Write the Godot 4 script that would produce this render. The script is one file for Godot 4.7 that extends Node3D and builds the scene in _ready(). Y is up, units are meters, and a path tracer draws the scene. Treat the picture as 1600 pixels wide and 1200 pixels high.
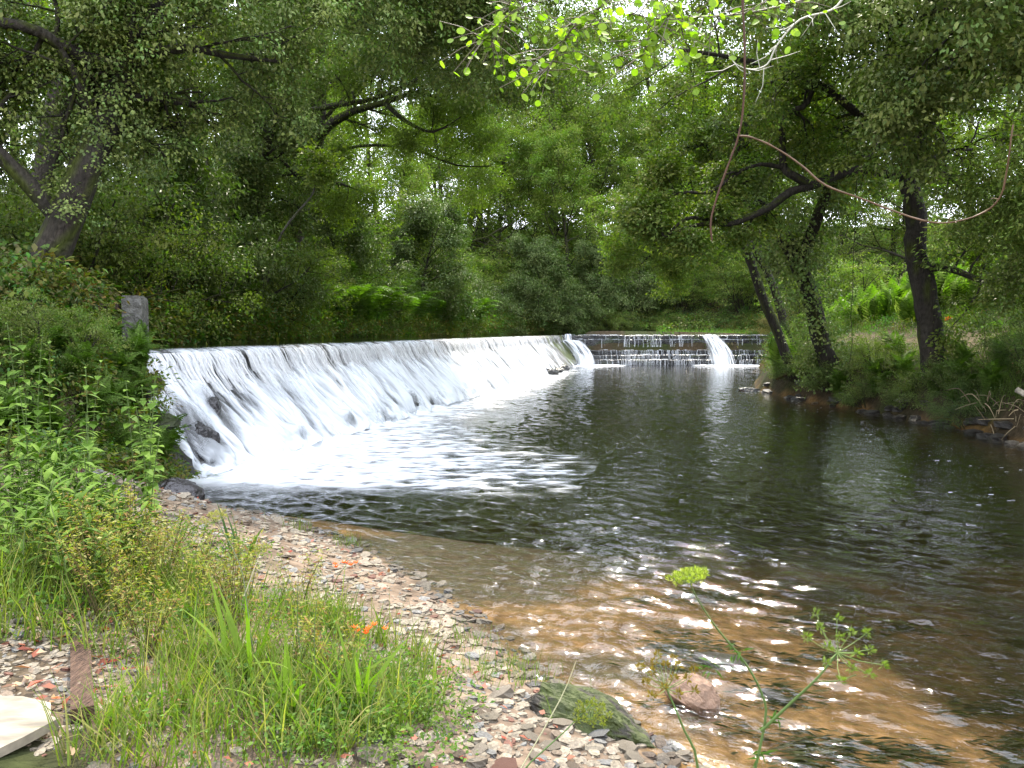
extends Node3D
# A wooded river with a long sloping weir on the left, a stepped weir across the far end and a gravel spit in front.

const UD := Vector2(0.2215, -0.975)     # along the long weir, upstream (x, z)
const UE := Vector2(0.975, 0.2215)      # across it, downstream
const UO := Vector2(-7.9, -1.79)
const POND := 1.78
var taken := {}
var mats := {}
var rng := RandomNumberGenerator.new()
var na := FastNoiseLite.new()
var nb := FastNoiseLite.new()
var nr := FastNoiseLite.new()
var quad_index := PackedInt32Array()
var low_pool := PackedVector2Array()
var high_pool := PackedVector2Array()
var sprays := {}
var proto := {}


# ---------------------------------------------------------------- builders
class Leaves:
	var v := PackedVector3Array()
	var n := PackedVector3Array()
	var c := PackedColorArray()
	var q := 0
	func add(t: Dictionary, xf: Transform3D, tint: int) -> void:
		v.append_array(xf * (t.v as PackedVector3Array))
		n.append_array(Transform3D(xf.basis.orthonormalized(), Vector3.ZERO) * (t.n as PackedVector3Array))
		var tints: Array = t.c
		c.append_array(tints[tint % tints.size()])
		q += t.q
	func quad(a: Vector3, b: Vector3, cc: Vector3, d: Vector3, col: Color) -> void:
		var nn := (cc - a).cross(b - a)
		if nn.length_squared() < 1e-14:
			nn = (d - a).cross(cc - a)
		nn = nn.normalized()
		for p in [a, b, cc, d]:
			v.append(p)
			n.append(nn)
			c.append(col)
		q += 1
	# a pointed leaf from a, along dir, its upper side towards up
	func leaf(a: Vector3, dir: Vector3, up: Vector3, len: float, wid: float, col: Color, droop := 0.15) -> void:
		var z := dir.normalized()
		var x := up.cross(z).normalized()
		var y := z.cross(x)
		var mid := a + z * len * 0.45 + y * len * 0.04
		quad(a, mid + x * wid * 0.5, a + z * len - y * len * droop, mid - x * wid * 0.5, col)


class Tubes:
	var v := PackedVector3Array()
	var n := PackedVector3Array()
	var c := PackedColorArray()
	var idx := PackedInt32Array()
	func tube(pts: Array, radii: Array, sides: int, col: Color, bump := 0.0, moss := 0.0, rg: RandomNumberGenerator = null) -> void:
		var m := pts.size()
		if m < 2:
			return
		var base := v.size()
		var nn := Vector3.ZERO
		for i in m:
			var p: Vector3 = pts[i]
			var t: Vector3 = (pts[mini(i + 1, m - 1)] - pts[maxi(i - 1, 0)]).normalized()
			if i == 0:
				nn = t.cross(Vector3(0.3, 0.2, 1.0)).normalized()
			else:
				nn = (nn - t * nn.dot(t)).normalized()
			var b := t.cross(nn)
			for j in sides:
				var a := TAU * j / sides
				var o := nn * cos(a) + b * sin(a)
				var r: float = radii[i]
				if bump > 0.0 and rg:
					r *= 1.0 + bump * (rg.randf() - 0.5)
				v.append(p + o * r)
				n.append(o)
				var cc := col
				if rg:
					cc = col * (0.8 + 0.4 * rg.randf())
					if moss > 0.0 and rg.randf() < moss:
						cc = Color(0.07, 0.085, 0.015)
				cc.a = 1.0
				c.append(cc)
		for i in m - 1:
			for j in sides:
				var a0 := base + i * sides + j
				var a1 := base + i * sides + (j + 1) % sides
				var b0 := a0 + sides
				var b1 := a1 + sides
				idx.append_array([a0, b0, b1, a0, b1, a1])
	func mesh() -> ArrayMesh:
		var arr := []
		arr.resize(Mesh.ARRAY_MAX)
		arr[Mesh.ARRAY_VERTEX] = v
		arr[Mesh.ARRAY_NORMAL] = n
		arr[Mesh.ARRAY_COLOR] = c
		arr[Mesh.ARRAY_INDEX] = idx
		var m := ArrayMesh.new()
		m.add_surface_from_arrays(Mesh.PRIMITIVE_TRIANGLES, arr)
		return m


# plain triangles with flat normals
class Tris:
	var v := PackedVector3Array()
	var n := PackedVector3Array()
	var c := PackedColorArray()
	func add(tv: PackedVector3Array, tn: PackedVector3Array, xf: Transform3D, col: Color) -> void:
		v.append_array(xf * tv)
		var inv := xf.basis.inverse().transposed()
		var nn := PackedVector3Array()
		for x in tn:
			nn.append((inv * x).normalized())
		n.append_array(nn)
		var cc := PackedColorArray()
		cc.resize(tv.size())
		cc.fill(col)
		c.append_array(cc)
	func mesh() -> ArrayMesh:
		var arr := []
		arr.resize(Mesh.ARRAY_MAX)
		arr[Mesh.ARRAY_VERTEX] = v
		arr[Mesh.ARRAY_NORMAL] = n
		arr[Mesh.ARRAY_COLOR] = c
		var m := ArrayMesh.new()
		m.add_surface_from_arrays(Mesh.PRIMITIVE_TRIANGLES, arr)
		return m


# a sheet of rows x columns points; smooth normals
func sheet(pts: PackedVector3Array, cols: PackedColorArray, w: int, h: int, uvs := PackedVector2Array(), flip := false) -> ArrayMesh:
	var n := PackedVector3Array()
	n.resize(pts.size())
	for j in h:
		for i in w:
			var k := j * w + i
			var dx := pts[j * w + mini(i + 1, w - 1)] - pts[j * w + maxi(i - 1, 0)]
			var dz := pts[mini(j + 1, h - 1) * w + i] - pts[maxi(j - 1, 0) * w + i]
			var nn := dz.cross(dx).normalized()
			n[k] = -nn if flip else nn
	var idx := PackedInt32Array()
	idx.resize((w - 1) * (h - 1) * 6)
	var o := 0
	for j in h - 1:
		for i in w - 1:
			var a := j * w + i
			var b := a + 1
			var d := a + w
			var e := d + 1
			if flip:
				idx[o] = a; idx[o + 1] = e; idx[o + 2] = b; idx[o + 3] = a; idx[o + 4] = d; idx[o + 5] = e
			else:
				idx[o] = a; idx[o + 1] = b; idx[o + 2] = e; idx[o + 3] = a; idx[o + 4] = e; idx[o + 5] = d
			o += 6
	var arr := []
	arr.resize(Mesh.ARRAY_MAX)
	arr[Mesh.ARRAY_VERTEX] = pts
	arr[Mesh.ARRAY_NORMAL] = n
	arr[Mesh.ARRAY_COLOR] = cols
	if uvs.size():
		arr[Mesh.ARRAY_TEX_UV] = uvs
	arr[Mesh.ARRAY_INDEX] = idx
	var m := ArrayMesh.new()
	m.add_surface_from_arrays(Mesh.PRIMITIVE_TRIANGLES, arr)
	return m


func leaf_mesh(l: Leaves) -> ArrayMesh:
	while quad_index.size() < l.q * 6:
		var k := quad_index.size() / 6 * 4
		for i in 4096:
			quad_index.append_array([k, k + 1, k + 2, k, k + 2, k + 3])
			k += 4
	var arr := []
	arr.resize(Mesh.ARRAY_MAX)
	arr[Mesh.ARRAY_VERTEX] = l.v
	arr[Mesh.ARRAY_NORMAL] = l.n
	arr[Mesh.ARRAY_COLOR] = l.c
	arr[Mesh.ARRAY_INDEX] = quad_index.slice(0, l.q * 6)
	var m := ArrayMesh.new()
	m.add_surface_from_arrays(Mesh.PRIMITIVE_TRIANGLES, arr)
	return m


# ---------------------------------------------------------------- nodes
func numbered(called: String) -> String:
	if not taken.has(called):
		taken[called] = 0
		return called
	taken[called] += 1
	return "%s_%03d" % [called, taken[called]]


func tag(o: Node3D, label: String, category: String, group := "", kind := "") -> Node3D:
	if label:
		o.set_meta("label", label)
	if category:
		o.set_meta("category", category)
	if group:
		o.set_meta("group", group)
	if kind:
		o.set_meta("kind", kind)
	return o


func thing(called: String, label: String, category: String, at := Vector3.ZERO, turn := 0.0, group := "") -> Node3D:
	var o := Node3D.new()
	o.name = numbered(called)
	add_child(o)
	o.position = at
	o.rotation.y = turn
	return tag(o, label, category, group)


func part(called: String, mesh: Mesh, m: Material, parent: Node = null) -> MeshInstance3D:
	var o := MeshInstance3D.new()
	o.mesh = mesh
	o.material_override = m
	if parent:
		o.name = called
		parent.add_child(o, true)
	else:
		o.name = numbered(called)
		add_child(o)
	return o


func dup(src: Node3D, at: Vector3, turn: float, s: float, label: String, group := "", tilt := 0.0) -> Node3D:
	var o: Node3D = src.duplicate()
	o.name = numbered(str(src.get_meta("called", "plant")))
	add_child(o)
	o.position = at
	o.rotation = Vector3(tilt, turn, tilt * 0.6)
	o.scale = Vector3(s, s, s)
	if o.has_meta("group"):
		o.remove_meta("group")
	return tag(o, label, "", group)


# ---------------------------------------------------------------- small maths
func R(a: float, b: float) -> float:
	return rng.randf_range(a, b)


func rdir() -> Vector3:
	return Vector3(rng.randfn(), rng.randfn(), rng.randfn()).normalized()


func facing(dir: Vector3, up: Vector3) -> Basis:
	var z := dir.normalized()
	var x := up.cross(z)
	if x.length_squared() < 1e-6:
		x = Vector3.RIGHT.cross(z)
	x = x.normalized()
	return Basis(x, z.cross(x), z)


func uw(u: float, w: float) -> Vector2:
	return UO + UD * u + UE * w


func uw3(u: float, w: float, y: float) -> Vector3:
	var p := uw(u, w)
	return Vector3(p.x, y, p.y)


func signed_dist(poly: PackedVector2Array, p: Vector2) -> float:
	var best := 1e9
	var inside := false
	var m := poly.size()
	var a := poly[m - 1]
	for i in m:
		var b := poly[i]
		var ab := b - a
		var ap := p - a
		var t := clampf(ap.dot(ab) / ab.length_squared(), 0.0, 1.0)
		best = minf(best, (ap - ab * t).length_squared())
		if (a.y > p.y) != (b.y > p.y) and p.x < (b.x - a.x) * (p.y - a.y) / (b.y - a.y) + a.x:
			inside = not inside
		a = b
	return -sqrt(best) if inside else sqrt(best)


func bump(x: float, z: float, cx: float, cz: float, r: float) -> float:
	var d := sqrt((x - cx) * (x - cx) + (z - cz) * (z - cz)) / r
	return 1.0 - smoothstep(0.45, 1.0, d)


# height of the ground; y of the result is the distance to the river's edge (below 0: in the river), z that to the pond
func land(x: float, z: float) -> Vector3:
	var p := Vector2(x, z)
	var dl := signed_dist(low_pool, p)
	var du := signed_dist(high_pool, p)
	var rough := na.get_noise_2d(x * 9.0, z * 9.0) * 0.05 + na.get_noise_2d(x * 3.0, z * 3.0) * 0.1
	if dl < 0.0:
		var right := smoothstep(2.0, 6.5, x)
		var near := smoothstep(-14.0, -8.0, z)
		var depth := minf(lerpf(1.3, 0.5, near), -dl * lerpf(lerpf(0.9, 0.1, near), 0.7, right))
		return Vector3(-depth + rough * 0.4 * smoothstep(0.0, 0.8, -dl), dl, du)
	if du < 0.0:
		return Vector3(POND - minf(0.7, 0.06 - du * 0.6) + rough * 0.3, dl, du)
	var side := smoothstep(2.0, 6.0, x)
	var hl := lerpf(0.2 * dl / (1.0 + 0.14 * dl), 1.15 * (1.0 - exp(-dl / 0.5)) + 0.05 * minf(dl, 20.0) + 12.0 * (1.0 - exp(-0.035 * maxf(0.0, dl - 15.0))), side)
	var hu := POND + 0.35 * (1.0 - exp(-du / 0.4)) + 10.0 * (1.0 - exp(-0.052 * du)) + 0.05 * du
	if z > -12.0 and x < 2.0:
		hu = minf(hu, 2.3)
	var wl := du / (dl + du + 1e-5)
	wl = smoothstep(0.0, 1.0, wl) * smoothstep(-76.0, -52.0, z)
	var h := hu * (1.0 - wl) + hl * wl
	if z > -13.0 and x < -4.0:
		h = maxf(h, 1.68 * smoothstep(-4.5, -5.3, x + 0.25 * na.get_noise_1d(z * 30.0)) * smoothstep(-8.0, -9.3, z + 0.3 * na.get_noise_1d(x * 30.0)))
	if dl + du < 1.2 and x < 12.0:
		h -= 0.22
	h += rough * smoothstep(0.0, 1.5, minf(dl, du)) * (1.0 + smoothstep(5.0, 20.0, minf(dl, du)) * 4.0)
	if z > 3.0:
		h += 0.1 * (z - 3.0)
	return Vector3(h, dl, du)


func ground(x: float, z: float) -> float:
	return land(x, z).x


func on_ground(x: float, z: float, sink := 0.05) -> Vector3:
	return Vector3(x, ground(x, z) - sink, z)


func wave(x: float, z: float) -> float:
	# crests run roughly along the shore of the spit near by and across the view farther away
	var near := smoothstep(-16.0, -7.0, z)
	var calm := smoothstep(4.0, 8.5, x + (z + 20.0) * 0.1)
	var a := 0.8 * x + 0.6 * z
	var b := 0.6 * x - 0.8 * z
	var n1 := nb.get_noise_2d(a * 1.7, b * 4.4)
	var n2 := nb.get_noise_2d(x * 2.2 + 50.0, z * 5.5)
	var n3 := nb.get_noise_2d(a * 6.0 + 9.0, b * 14.0)
	var amp := lerpf(0.016, 0.03, near) * lerpf(1.0, 0.42, calm)
	return amp * (n1 * near + n2 * 0.75 * (1.0 - 0.5 * near) + n3 * 0.4)


# ---------------------------------------------------------------- materials
func noise_tex(freq: float, seed_: int, lo: float, hi: float, size := 512, oct := 4, kind := FastNoiseLite.TYPE_SIMPLEX_SMOOTH) -> NoiseTexture2D:
	var f := FastNoiseLite.new()
	f.seed = seed_
	f.noise_type = kind
	f.frequency = freq
	f.fractal_octaves = oct
	var t := NoiseTexture2D.new()
	t.width = size
	t.height = size
	t.seamless = true
	t.noise = f
	var g := Gradient.new()
	g.set_color(0, Color(lo, lo, lo))
	g.set_color(1, Color(hi, hi, hi))
	t.color_ramp = g
	return t


func mat(called: String, rough: float, spec := 0.5) -> StandardMaterial3D:
	var m := StandardMaterial3D.new()
	m.resource_name = called
	m.vertex_color_use_as_albedo = true
	m.roughness = rough
	m.metallic_specular = spec
	m.cull_mode = BaseMaterial3D.CULL_DISABLED
	mats[called] = m
	return m


func tri(m: StandardMaterial3D, scale: Vector3, tex: Texture2D, height: Texture2D = null, cm := 1.0, world := true) -> void:
	m.uv1_triplanar = true
	m.uv1_world_triplanar = world
	m.uv1_scale = scale
	if tex:
		m.albedo_texture = tex
	if height:
		m.heightmap_enabled = true
		m.heightmap_texture = height
		m.heightmap_scale = cm


func make_materials() -> void:
	var grain := noise_tex(0.012, 3, 0.55, 1.0, 512, 6)
	var rough_h := noise_tex(0.015, 5, 0.0, 1.0, 512, 6)
	var m := mat("leaf", 0.58, 0.3)
	m.backlight_enabled = true
	m.backlight = Color(0.85, 1.0, 0.4)
	m = mat("glossy_leaf", 0.48, 0.32)
	m.backlight_enabled = true
	m.backlight = Color(0.6, 0.75, 0.35)
	m = mat("soft_leaf", 0.6, 0.25)
	m.backlight_enabled = true
	m.backlight = Color(0.85, 1.0, 0.45)
	m = mat("petal", 0.5, 0.3)
	m.backlight_enabled = true
	m.backlight = Color(0.8, 0.6, 0.4)
	tri(mat("bark", 0.85, 0.3), Vector3(2.2, 0.8, 2.2), grain, rough_h, 4.0)
	mat("stem", 0.6, 0.35)
	tri(mat("soil", 0.95, 0.2), Vector3(1.1, 1.1, 1.1), grain, rough_h, 3.0)
	tri(mat("stone", 0.75, 0.4), Vector3(6, 6, 6), grain, rough_h, 0.6, false)
	tri(mat("rock", 0.7, 0.4), Vector3(2.0, 2.0, 2.0), grain, rough_h, 2.5)
	tri(mat("wet_rock", 0.25, 0.5), Vector3(1.5, 1.5, 1.5), grain, rough_h, 3.0)
	tri(mat("concrete", 0.55, 0.5), Vector3(0.9, 0.9, 0.9), grain, rough_h, 2.5)
	tri(mat("old_wood", 0.9, 0.3), Vector3(9, 9, 1.5), grain, rough_h, 1.5)
	# water: a clear sheet over the bed, a little brown from peat
	m = mat("river", 0.03)
	m.vertex_color_use_as_albedo = false
	m.transparency = BaseMaterial3D.TRANSPARENCY_ALPHA
	m.albedo_color = Color(0.1, 0.09, 0.045, 0.06)
	m.uv1_scale = Vector3(0.55, 1.1, 1)
	m.heightmap_enabled = true
	m.heightmap_texture = noise_tex(0.02, 11, 0.0, 1.0, 1024, 4)
	m.heightmap_scale = 0.38
	m = mat("white_water", 0.5, 0.4)
	m.transparency = BaseMaterial3D.TRANSPARENCY_ALPHA
	m.backlight_enabled = true
	m.backlight = Color(0.7, 0.7, 0.7)
	m.albedo_color = Color.WHITE


# ---------------------------------------------------------------- leaf sprays
func tinted(base: Color, n: int, count: int, per: int, spread := 0.25) -> Array:
	var out := []
	for k in n:
		var t := base * 1.8 * R(1.0 - spread, 1.0 + spread)
		t.r *= R(0.85, 1.25)
		var a := PackedColorArray()
		for i in count:
			var q := t * R(0.75, 1.3)
			q.a = 1.0
			for j in per:
				a.append(q)
		out.append(a)
	return out


func make_spray(called: String, nl: int, len: float, wid: float, radius: float, flat: float, tilt: float, base: Color, spread := 0.25) -> void:
	for variant in 3:
		var l := Leaves.new()
		for i in nl:
			var t := (i + 0.5) / nl
			var o := Vector3(rng.randfn() * 0.45, rng.randfn() * 0.35 * flat, (t * 2.0 - 0.7) * 1.0) * radius
			var d := (Vector3(o.x * 1.6, -0.25 * radius, 0.5 * radius) + rdir() * radius * 0.7)
			var up := (Vector3.UP + rdir() * tilt).normalized()
			l.leaf(o, d, up, len * R(0.7, 1.25), wid * R(0.75, 1.2), Color.WHITE, R(0.05, 0.3))
		var list: Array = sprays.get_or_add(called, [])
		list.append({"v": l.v, "n": l.n, "q": l.q, "c": tinted(base, 6, nl, 4, spread)})


func make_sprays() -> void:
	make_spray("oak", 26, 0.1, 0.058, 0.34, 0.42, 0.5, Color(0.079, 0.106, 0.026))
	make_spray("hazel", 24, 0.1, 0.06, 0.34, 0.4, 0.5, Color(0.086, 0.116, 0.027))
	make_spray("alder", 24, 0.085, 0.065, 0.34, 0.42, 0.5, Color(0.085, 0.116, 0.027))
	make_spray("ash", 34, 0.085, 0.026, 0.36, 0.45, 0.45, Color(0.084, 0.115, 0.028))
	make_spray("laurel", 22, 0.125, 0.046, 0.34, 0.8, 0.7, Color(0.064, 0.092, 0.029))
	make_spray("ivy", 24, 0.075, 0.06, 0.26, 0.9, 0.9, Color(0.068, 0.094, 0.026))
	make_spray("holm", 26, 0.085, 0.05, 0.32, 0.5, 0.6, Color(0.075, 0.101, 0.026))
	make_spray("bramble", 26, 0.07, 0.042, 0.28, 0.8, 0.8, Color(0.067, 0.087, 0.029), 0.4)
	make_spray("fine", 44, 0.05, 0.016, 0.3, 0.8, 0.9, Color(0.062, 0.092, 0.033), 0.35)
	make_spray("dry", 34, 0.06, 0.02, 0.28, 0.8, 0.9, Color(0.17, 0.14, 0.06), 0.4)
	make_spray("herb", 26, 0.03, 0.017, 0.1, 0.8, 0.7, Color(0.062, 0.107, 0.023), 0.35)


func spray_of(kind: String) -> Dictionary:
	var list: Array = sprays[kind]
	return list[rng.randi() % list.size()]


func put_spray(l: Leaves, kind: String, p: Vector3, d: Vector3, s: float) -> void:
	var b := facing(d, (Vector3.UP + rdir() * 0.25).normalized()).scaled(Vector3(s, s, s))
	l.add(spray_of(kind), Transform3D(b, p), rng.randi())


# ---------------------------------------------------------------- trees
func smooth_line(pts: Array, k := 3) -> Array:
	var out := []
	var m := pts.size()
	for i in m - 1:
		for s in k:
			out.append((pts[i] as Vector3).cubic_interpolate(pts[i + 1], pts[maxi(i - 1, 0)], pts[mini(i + 2, m - 1)], s / float(k)))
	out.append(pts[m - 1])
	return out


func tapered(n: int, a: float, b: float) -> Array:
	var out := []
	for i in n:
		out.append(lerpf(a, b, i / float(n - 1)))
	return out


# P: kids (children per level), ratio, spread, up, wob, spray (kind), size, per (sprays per end), twig (thinnest wood drawn)
func grow(w: Tubes, l: Leaves, from: Vector3, dir: Vector3, len: float, rad: float, lvl: int, P: Dictionary) -> void:
	var kids: Array = P.kids
	var n := 5 if lvl < 2 else 3
	var pts := [from]
	var p := from
	var d := dir.normalized()
	for i in n:
		d = (d + rdir() * (P.wob as float) + Vector3.UP * ((P.up as Array)[mini(lvl, (P.up as Array).size() - 1)] as float)).normalized()
		p += d * len / n
		pts.append(p)
	if rad > (P.twig as float):
		w.tube(pts, tapered(n + 1, rad, rad * 0.4), 6 if lvl < 2 else 3, P.bark, 0.15, P.get("moss", 0.1), rng)
	if lvl < kids.size():
		for k in kids[lvl]:
			var t: float = (k + R(0.2, 0.9)) / (kids[lvl] as float)
			t = lerpf(P.get("from", 0.25), 1.0, t)
			var f: float = t * n
			var i := mini(int(f), n - 1)
			var q: Vector3 = (pts[i] as Vector3).lerp(pts[i + 1], f - i)
			var side := d.cross(rdir()).normalized()
			var cd := (d * cos(P.spread) + side * sin(P.spread)).normalized()
			grow(w, l, q, cd, len * (P.ratio as float) * (1.15 - 0.55 * t) * R(0.75, 1.2), rad * 0.5 * (1.1 - 0.4 * t), lvl + 1, P)
	if lvl >= kids.size() - 1:
		leafy(l, pts, P, 1.0 if lvl == kids.size() else 0.6)


func leafy(l: Leaves, pts: Array, P: Dictionary, share := 1.0) -> void:
	var n := pts.size() - 1
	var cnt := int(round((P.per as int) * share + R(-0.5, 0.5)))
	for k in cnt:
		var f := sqrt(rng.randf()) * n
		var i := mini(int(f), n - 1)
		var q: Vector3 = (pts[i] as Vector3).lerp(pts[i + 1], f - i) + rdir() * 0.12 * (P.size as float)
		var dd: Vector3 = (pts[i + 1] - pts[i]).normalized() + rdir() * 0.7
		dd.y *= 0.5
		dd.y -= P.get("hang", 0.15)
		put_spray(l, P.spray, q, dd, (P.size as float) * R(0.75, 1.3))


# a limb along given points, with boughs growing from it beyond t0
func limb(w: Tubes, l: Leaves, pts: Array, r0: float, r1: float, P: Dictionary, boughs: int, t0: float, len: float, sides := 9) -> void:
	var line := smooth_line(pts)
	w.tube(line, tapered(line.size(), r0, r1), sides, P.bark, 0.22, P.get("moss", 0.1), rng)
	for k in boughs:
		var t := lerpf(t0, 1.0, (k + R(0.1, 0.9)) / boughs)
		var f := t * (line.size() - 1)
		var i := mini(int(f), line.size() - 2)
		var q: Vector3 = (line[i] as Vector3).lerp(line[i + 1], f - i)
		var d: Vector3 = (line[i + 1] - line[i]).normalized()
		var side := d.cross(rdir()).normalized()
		grow(w, l, q, d * 0.5 + side + (P.get("bias", Vector3.ZERO) as Vector3), len * R(0.7, 1.25), lerpf(r0, r1, t) * 0.45, 1, P)


func tree_thing(called: String, label: String, cat: String, w: Tubes, l: Leaves, leafmat: String, group := "", crown := "crown") -> Node3D:
	var t := thing(called, label, cat, Vector3.ZERO, 0.0, group)
	t.set_meta("called", called)
	if w.v.size():
		part("trunk", w.mesh(), mats.bark, t)
	if l.q:
		part(crown, leaf_mesh(l), mats[leafmat], t)
	return t


# a whole tree of its own accord: trunk height, crown start, spread
func make_tree(called: String, h: float, r: float, start: float, bough: float, boughs: int, P: Dictionary, leafmat: String, lean := Vector3.ZERO) -> Node3D:
	var w := Tubes.new()
	var l := Leaves.new()
	var pts := []
	var p := Vector3(0, -0.4, 0)
	var d := (Vector3.UP + lean).normalized()
	var n := 8
	for i in n + 1:
		pts.append(p)
		d = (d + rdir() * 0.09 + Vector3.UP * 0.05).normalized()
		p += d * h / n
	var rad := tapered(n + 1, r, r * 0.2)
	rad[0] = r * 1.35
	w.tube(pts, rad, 9, P.bark, 0.2, 0.25, rng)
	for k in boughs:
		var t := lerpf(start, 1.0, (k + R(0.1, 0.9)) / boughs)
		var f := t * n
		var i := mini(int(f), n - 1)
		var q: Vector3 = (pts[i] as Vector3).lerp(pts[i + 1], f - i)
		var a := k * 2.4 + R(-0.4, 0.4)
		var dir := Vector3(cos(a), lerpf(0.15, 1.1, t), sin(a))
		grow(w, l, q, dir, bough * (1.15 - 0.65 * (t - start) / (1.0 - start)) * R(0.8, 1.2), r * 0.4 * (1.1 - t * 0.8), 1, P)
	return tree_thing(called, "", "tree", w, l, leafmat)


func make_bush(called: String, h: float, rad: float, stems: int, P: Dictionary, leafmat: String, cat := "bush") -> Node3D:
	var w := Tubes.new()
	var l := Leaves.new()
	for k in stems:
		var a := k * 2.4 + R(-0.3, 0.3)
		var lean := sqrt((k + 0.5) / stems)
		grow(w, l, Vector3(cos(a), 0, sin(a)) * 0.15 * rad + Vector3(0, -0.2, 0), Vector3(cos(a) * lean * rad, h * (1.1 - 0.5 * lean), sin(a) * lean * rad), h * R(0.75, 1.1), 0.035 * h / 2.5, 1, P)
	var t := tree_thing(called, "", cat, w, l, leafmat, "", "foliage")
	return t


# ---------------------------------------------------------------- ferns and herbs
func frond(len: float, pairs: int, wid: float, cols: Color, fine: bool, arch: float) -> ArrayMesh:
	var l := Leaves.new()
	var last := Vector3.ZERO
	for i in pairs + 1:
		var t := i / float(pairs)
		var p := Vector3(0, sin(t * 1.9) * arch * len - t * t * arch * 0.55 * len, t * len * (1.0 - 0.12 * arch))
		if i:
			var sx := Vector3(0.006 * len * (1.2 - t), 0, 0)
			l.quad(last - sx, p - sx * 0.9, p + sx * 0.9, last + sx, cols * 0.9)
		var d := (p - last).normalized() if i else Vector3(0, arch, 1).normalized()
		last = p
		if i < 2:
			continue
		var pl := wid * len * sin(PI * pow(lerpf(0.1, 1.0, t), 0.75)) * R(0.9, 1.1) + 0.015 * len
		var step := len / pairs
		for s in [-1.0, 1.0]:
			var out := (Vector3(s, -0.12, 0) + d * 0.45 + Vector3(0, R(-0.15, 0.1), 0)).normalized()
			var up := d.cross(Vector3(1, 0, 0)).normalized() * -1.0
			if up.y < 0:
				up = -up
			var q := cols * R(0.8, 1.25)
			q.a = 1.0
			if fine:
				l.leaf(p, out, up, pl, step * 0.42, q, 0.12)
				for j in 4:
					var tt := (j + 0.6) / 5.0
					for s2 in [-1.0, 1.0]:
						l.leaf(p + out * pl * tt, out * 0.8 + d * s2 * 0.8, up, step * 0.85 * (1.1 - tt), step * 0.4, q, 0.1)
			else:
				l.leaf(p, out, up, pl, step * 0.95, q, 0.15)
	return leaf_mesh(l)


func make_fern(called: String, meshes: Array, count: int, size: float, lift: float) -> Node3D:
	var t := thing(called, "", "fern")
	t.set_meta("called", called)
	for k in count:
		var o := part("frond", meshes[k % meshes.size()], mats.soft_leaf, t)
		var a := k * 2.4 + R(-0.3, 0.3)
		o.rotation = Vector3(-R(lift * 0.6, lift * 1.25), a, R(-0.25, 0.25))
		var s := size * R(0.75, 1.15)
		o.scale = Vector3(s, s, s)
	return t


func blade(l: Leaves, p: Vector3, dir: Vector3, len: float, wid: float, col: Color, bend: float, segs := 4) -> void:
	var d := dir.normalized()
	var side := d.cross(Vector3.UP + rdir() * 0.2).normalized() * wid * 0.5
	if side.length_squared() < 1e-9:
		side = Vector3(wid * 0.5, 0, 0)
	var flat := Vector3(d.x, 0, d.z)
	var a := p
	for i in segs:
		var t0 := i / float(segs)
		var t1 := (i + 1) / float(segs)
		var b := a + d * len / segs
		var w0 := 1.0 - pow(t0, 2.2)
		var w1 := maxf(1.0 - pow(t1, 2.2), 0.04)
		l.quad(a - side * w0, b - side * w1, b + side * w1, a + side * w0, col)
		a = b
		d = (d + (flat * 0.8 - Vector3.UP) * bend / segs).normalized()


# ---------------------------------------------------------------- stones
# flat-faced stone inside random planes; unit size
func stone_tris(seed_: int, seg: int, planes: int, rough: float) -> Array:
	var r := RandomNumberGenerator.new()
	r.seed = seed_
	var ns := []
	for i in planes:
		ns.append([Vector3(r.randfn(), r.randfn(), r.randfn()).normalized(), r.randf_range(0.62, 1.0)])
	var rows := maxi(seg / 2, 3)
	var pts := []
	for j in rows + 1:
		var line := []
		for i in seg:
			var th := PI * j / rows
			var ph := TAU * (i + 0.5 * (j % 2)) / seg
			var d := Vector3(sin(th) * cos(ph), cos(th), sin(th) * sin(ph))
			var k := 1.0
			for pl in ns:
				var c := d.dot(pl[0])
				if c > 0.05:
					k = minf(k, (pl[1] as float) / c)
			k *= 1.0 + rough * na.get_noise_3d(d.x * 60 + seed_, d.y * 60, d.z * 60)
			line.append(d * k)
		pts.append(line)
	var v := PackedVector3Array()
	for j in rows:
		for i in seg:
			var i2 := (i + 1) % seg
			var a: Vector3 = pts[j][i]
			var b: Vector3 = pts[j][i2]
			var c: Vector3 = pts[j + 1][i]
			var d: Vector3 = pts[j + 1][i2]
			var three := [[a, b, d], [a, d, c]]
			if j % 2:
				three = [[a, b, c], [b, d, c]]
			for f in three:
				if ((f[1] - f[0]) as Vector3).cross(f[2] - f[0]).length_squared() > 1e-10:
					v.append_array(f)
	var n := PackedVector3Array()
	for k in v.size() / 3:
		var a := v[k * 3]
		var nn := (v[k * 3 + 2] - a).cross(v[k * 3 + 1] - a).normalized()
		if nn.dot(a) < 0.0:
			var s := v[k * 3 + 1]
			v[k * 3 + 1] = v[k * 3 + 2]
			v[k * 3 + 2] = s
			nn = -nn
		n.append_array([nn, nn, nn])
	return [v, n]


func stone_mesh(seed_: int, seg: int, planes: int, rough: float, size: Vector3, col: Color, top := Color(0, 0, 0, 0)) -> ArrayMesh:
	var t := Tris.new()
	var s := stone_tris(seed_, seg, planes, rough)
	t.add(s[0], s[1], Transform3D(Basis.from_scale(size), Vector3.ZERO), col)
	if top.a > 0.0:
		for i in t.v.size():
			var q := t.v[i] / size
			if q.y + na.get_noise_3d(q.x * 40, q.y * 40, q.z * 40) * 1.6 > 0.25 - 0.5 * q.x:
				t.c[i] = top
	return t.mesh()


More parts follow.
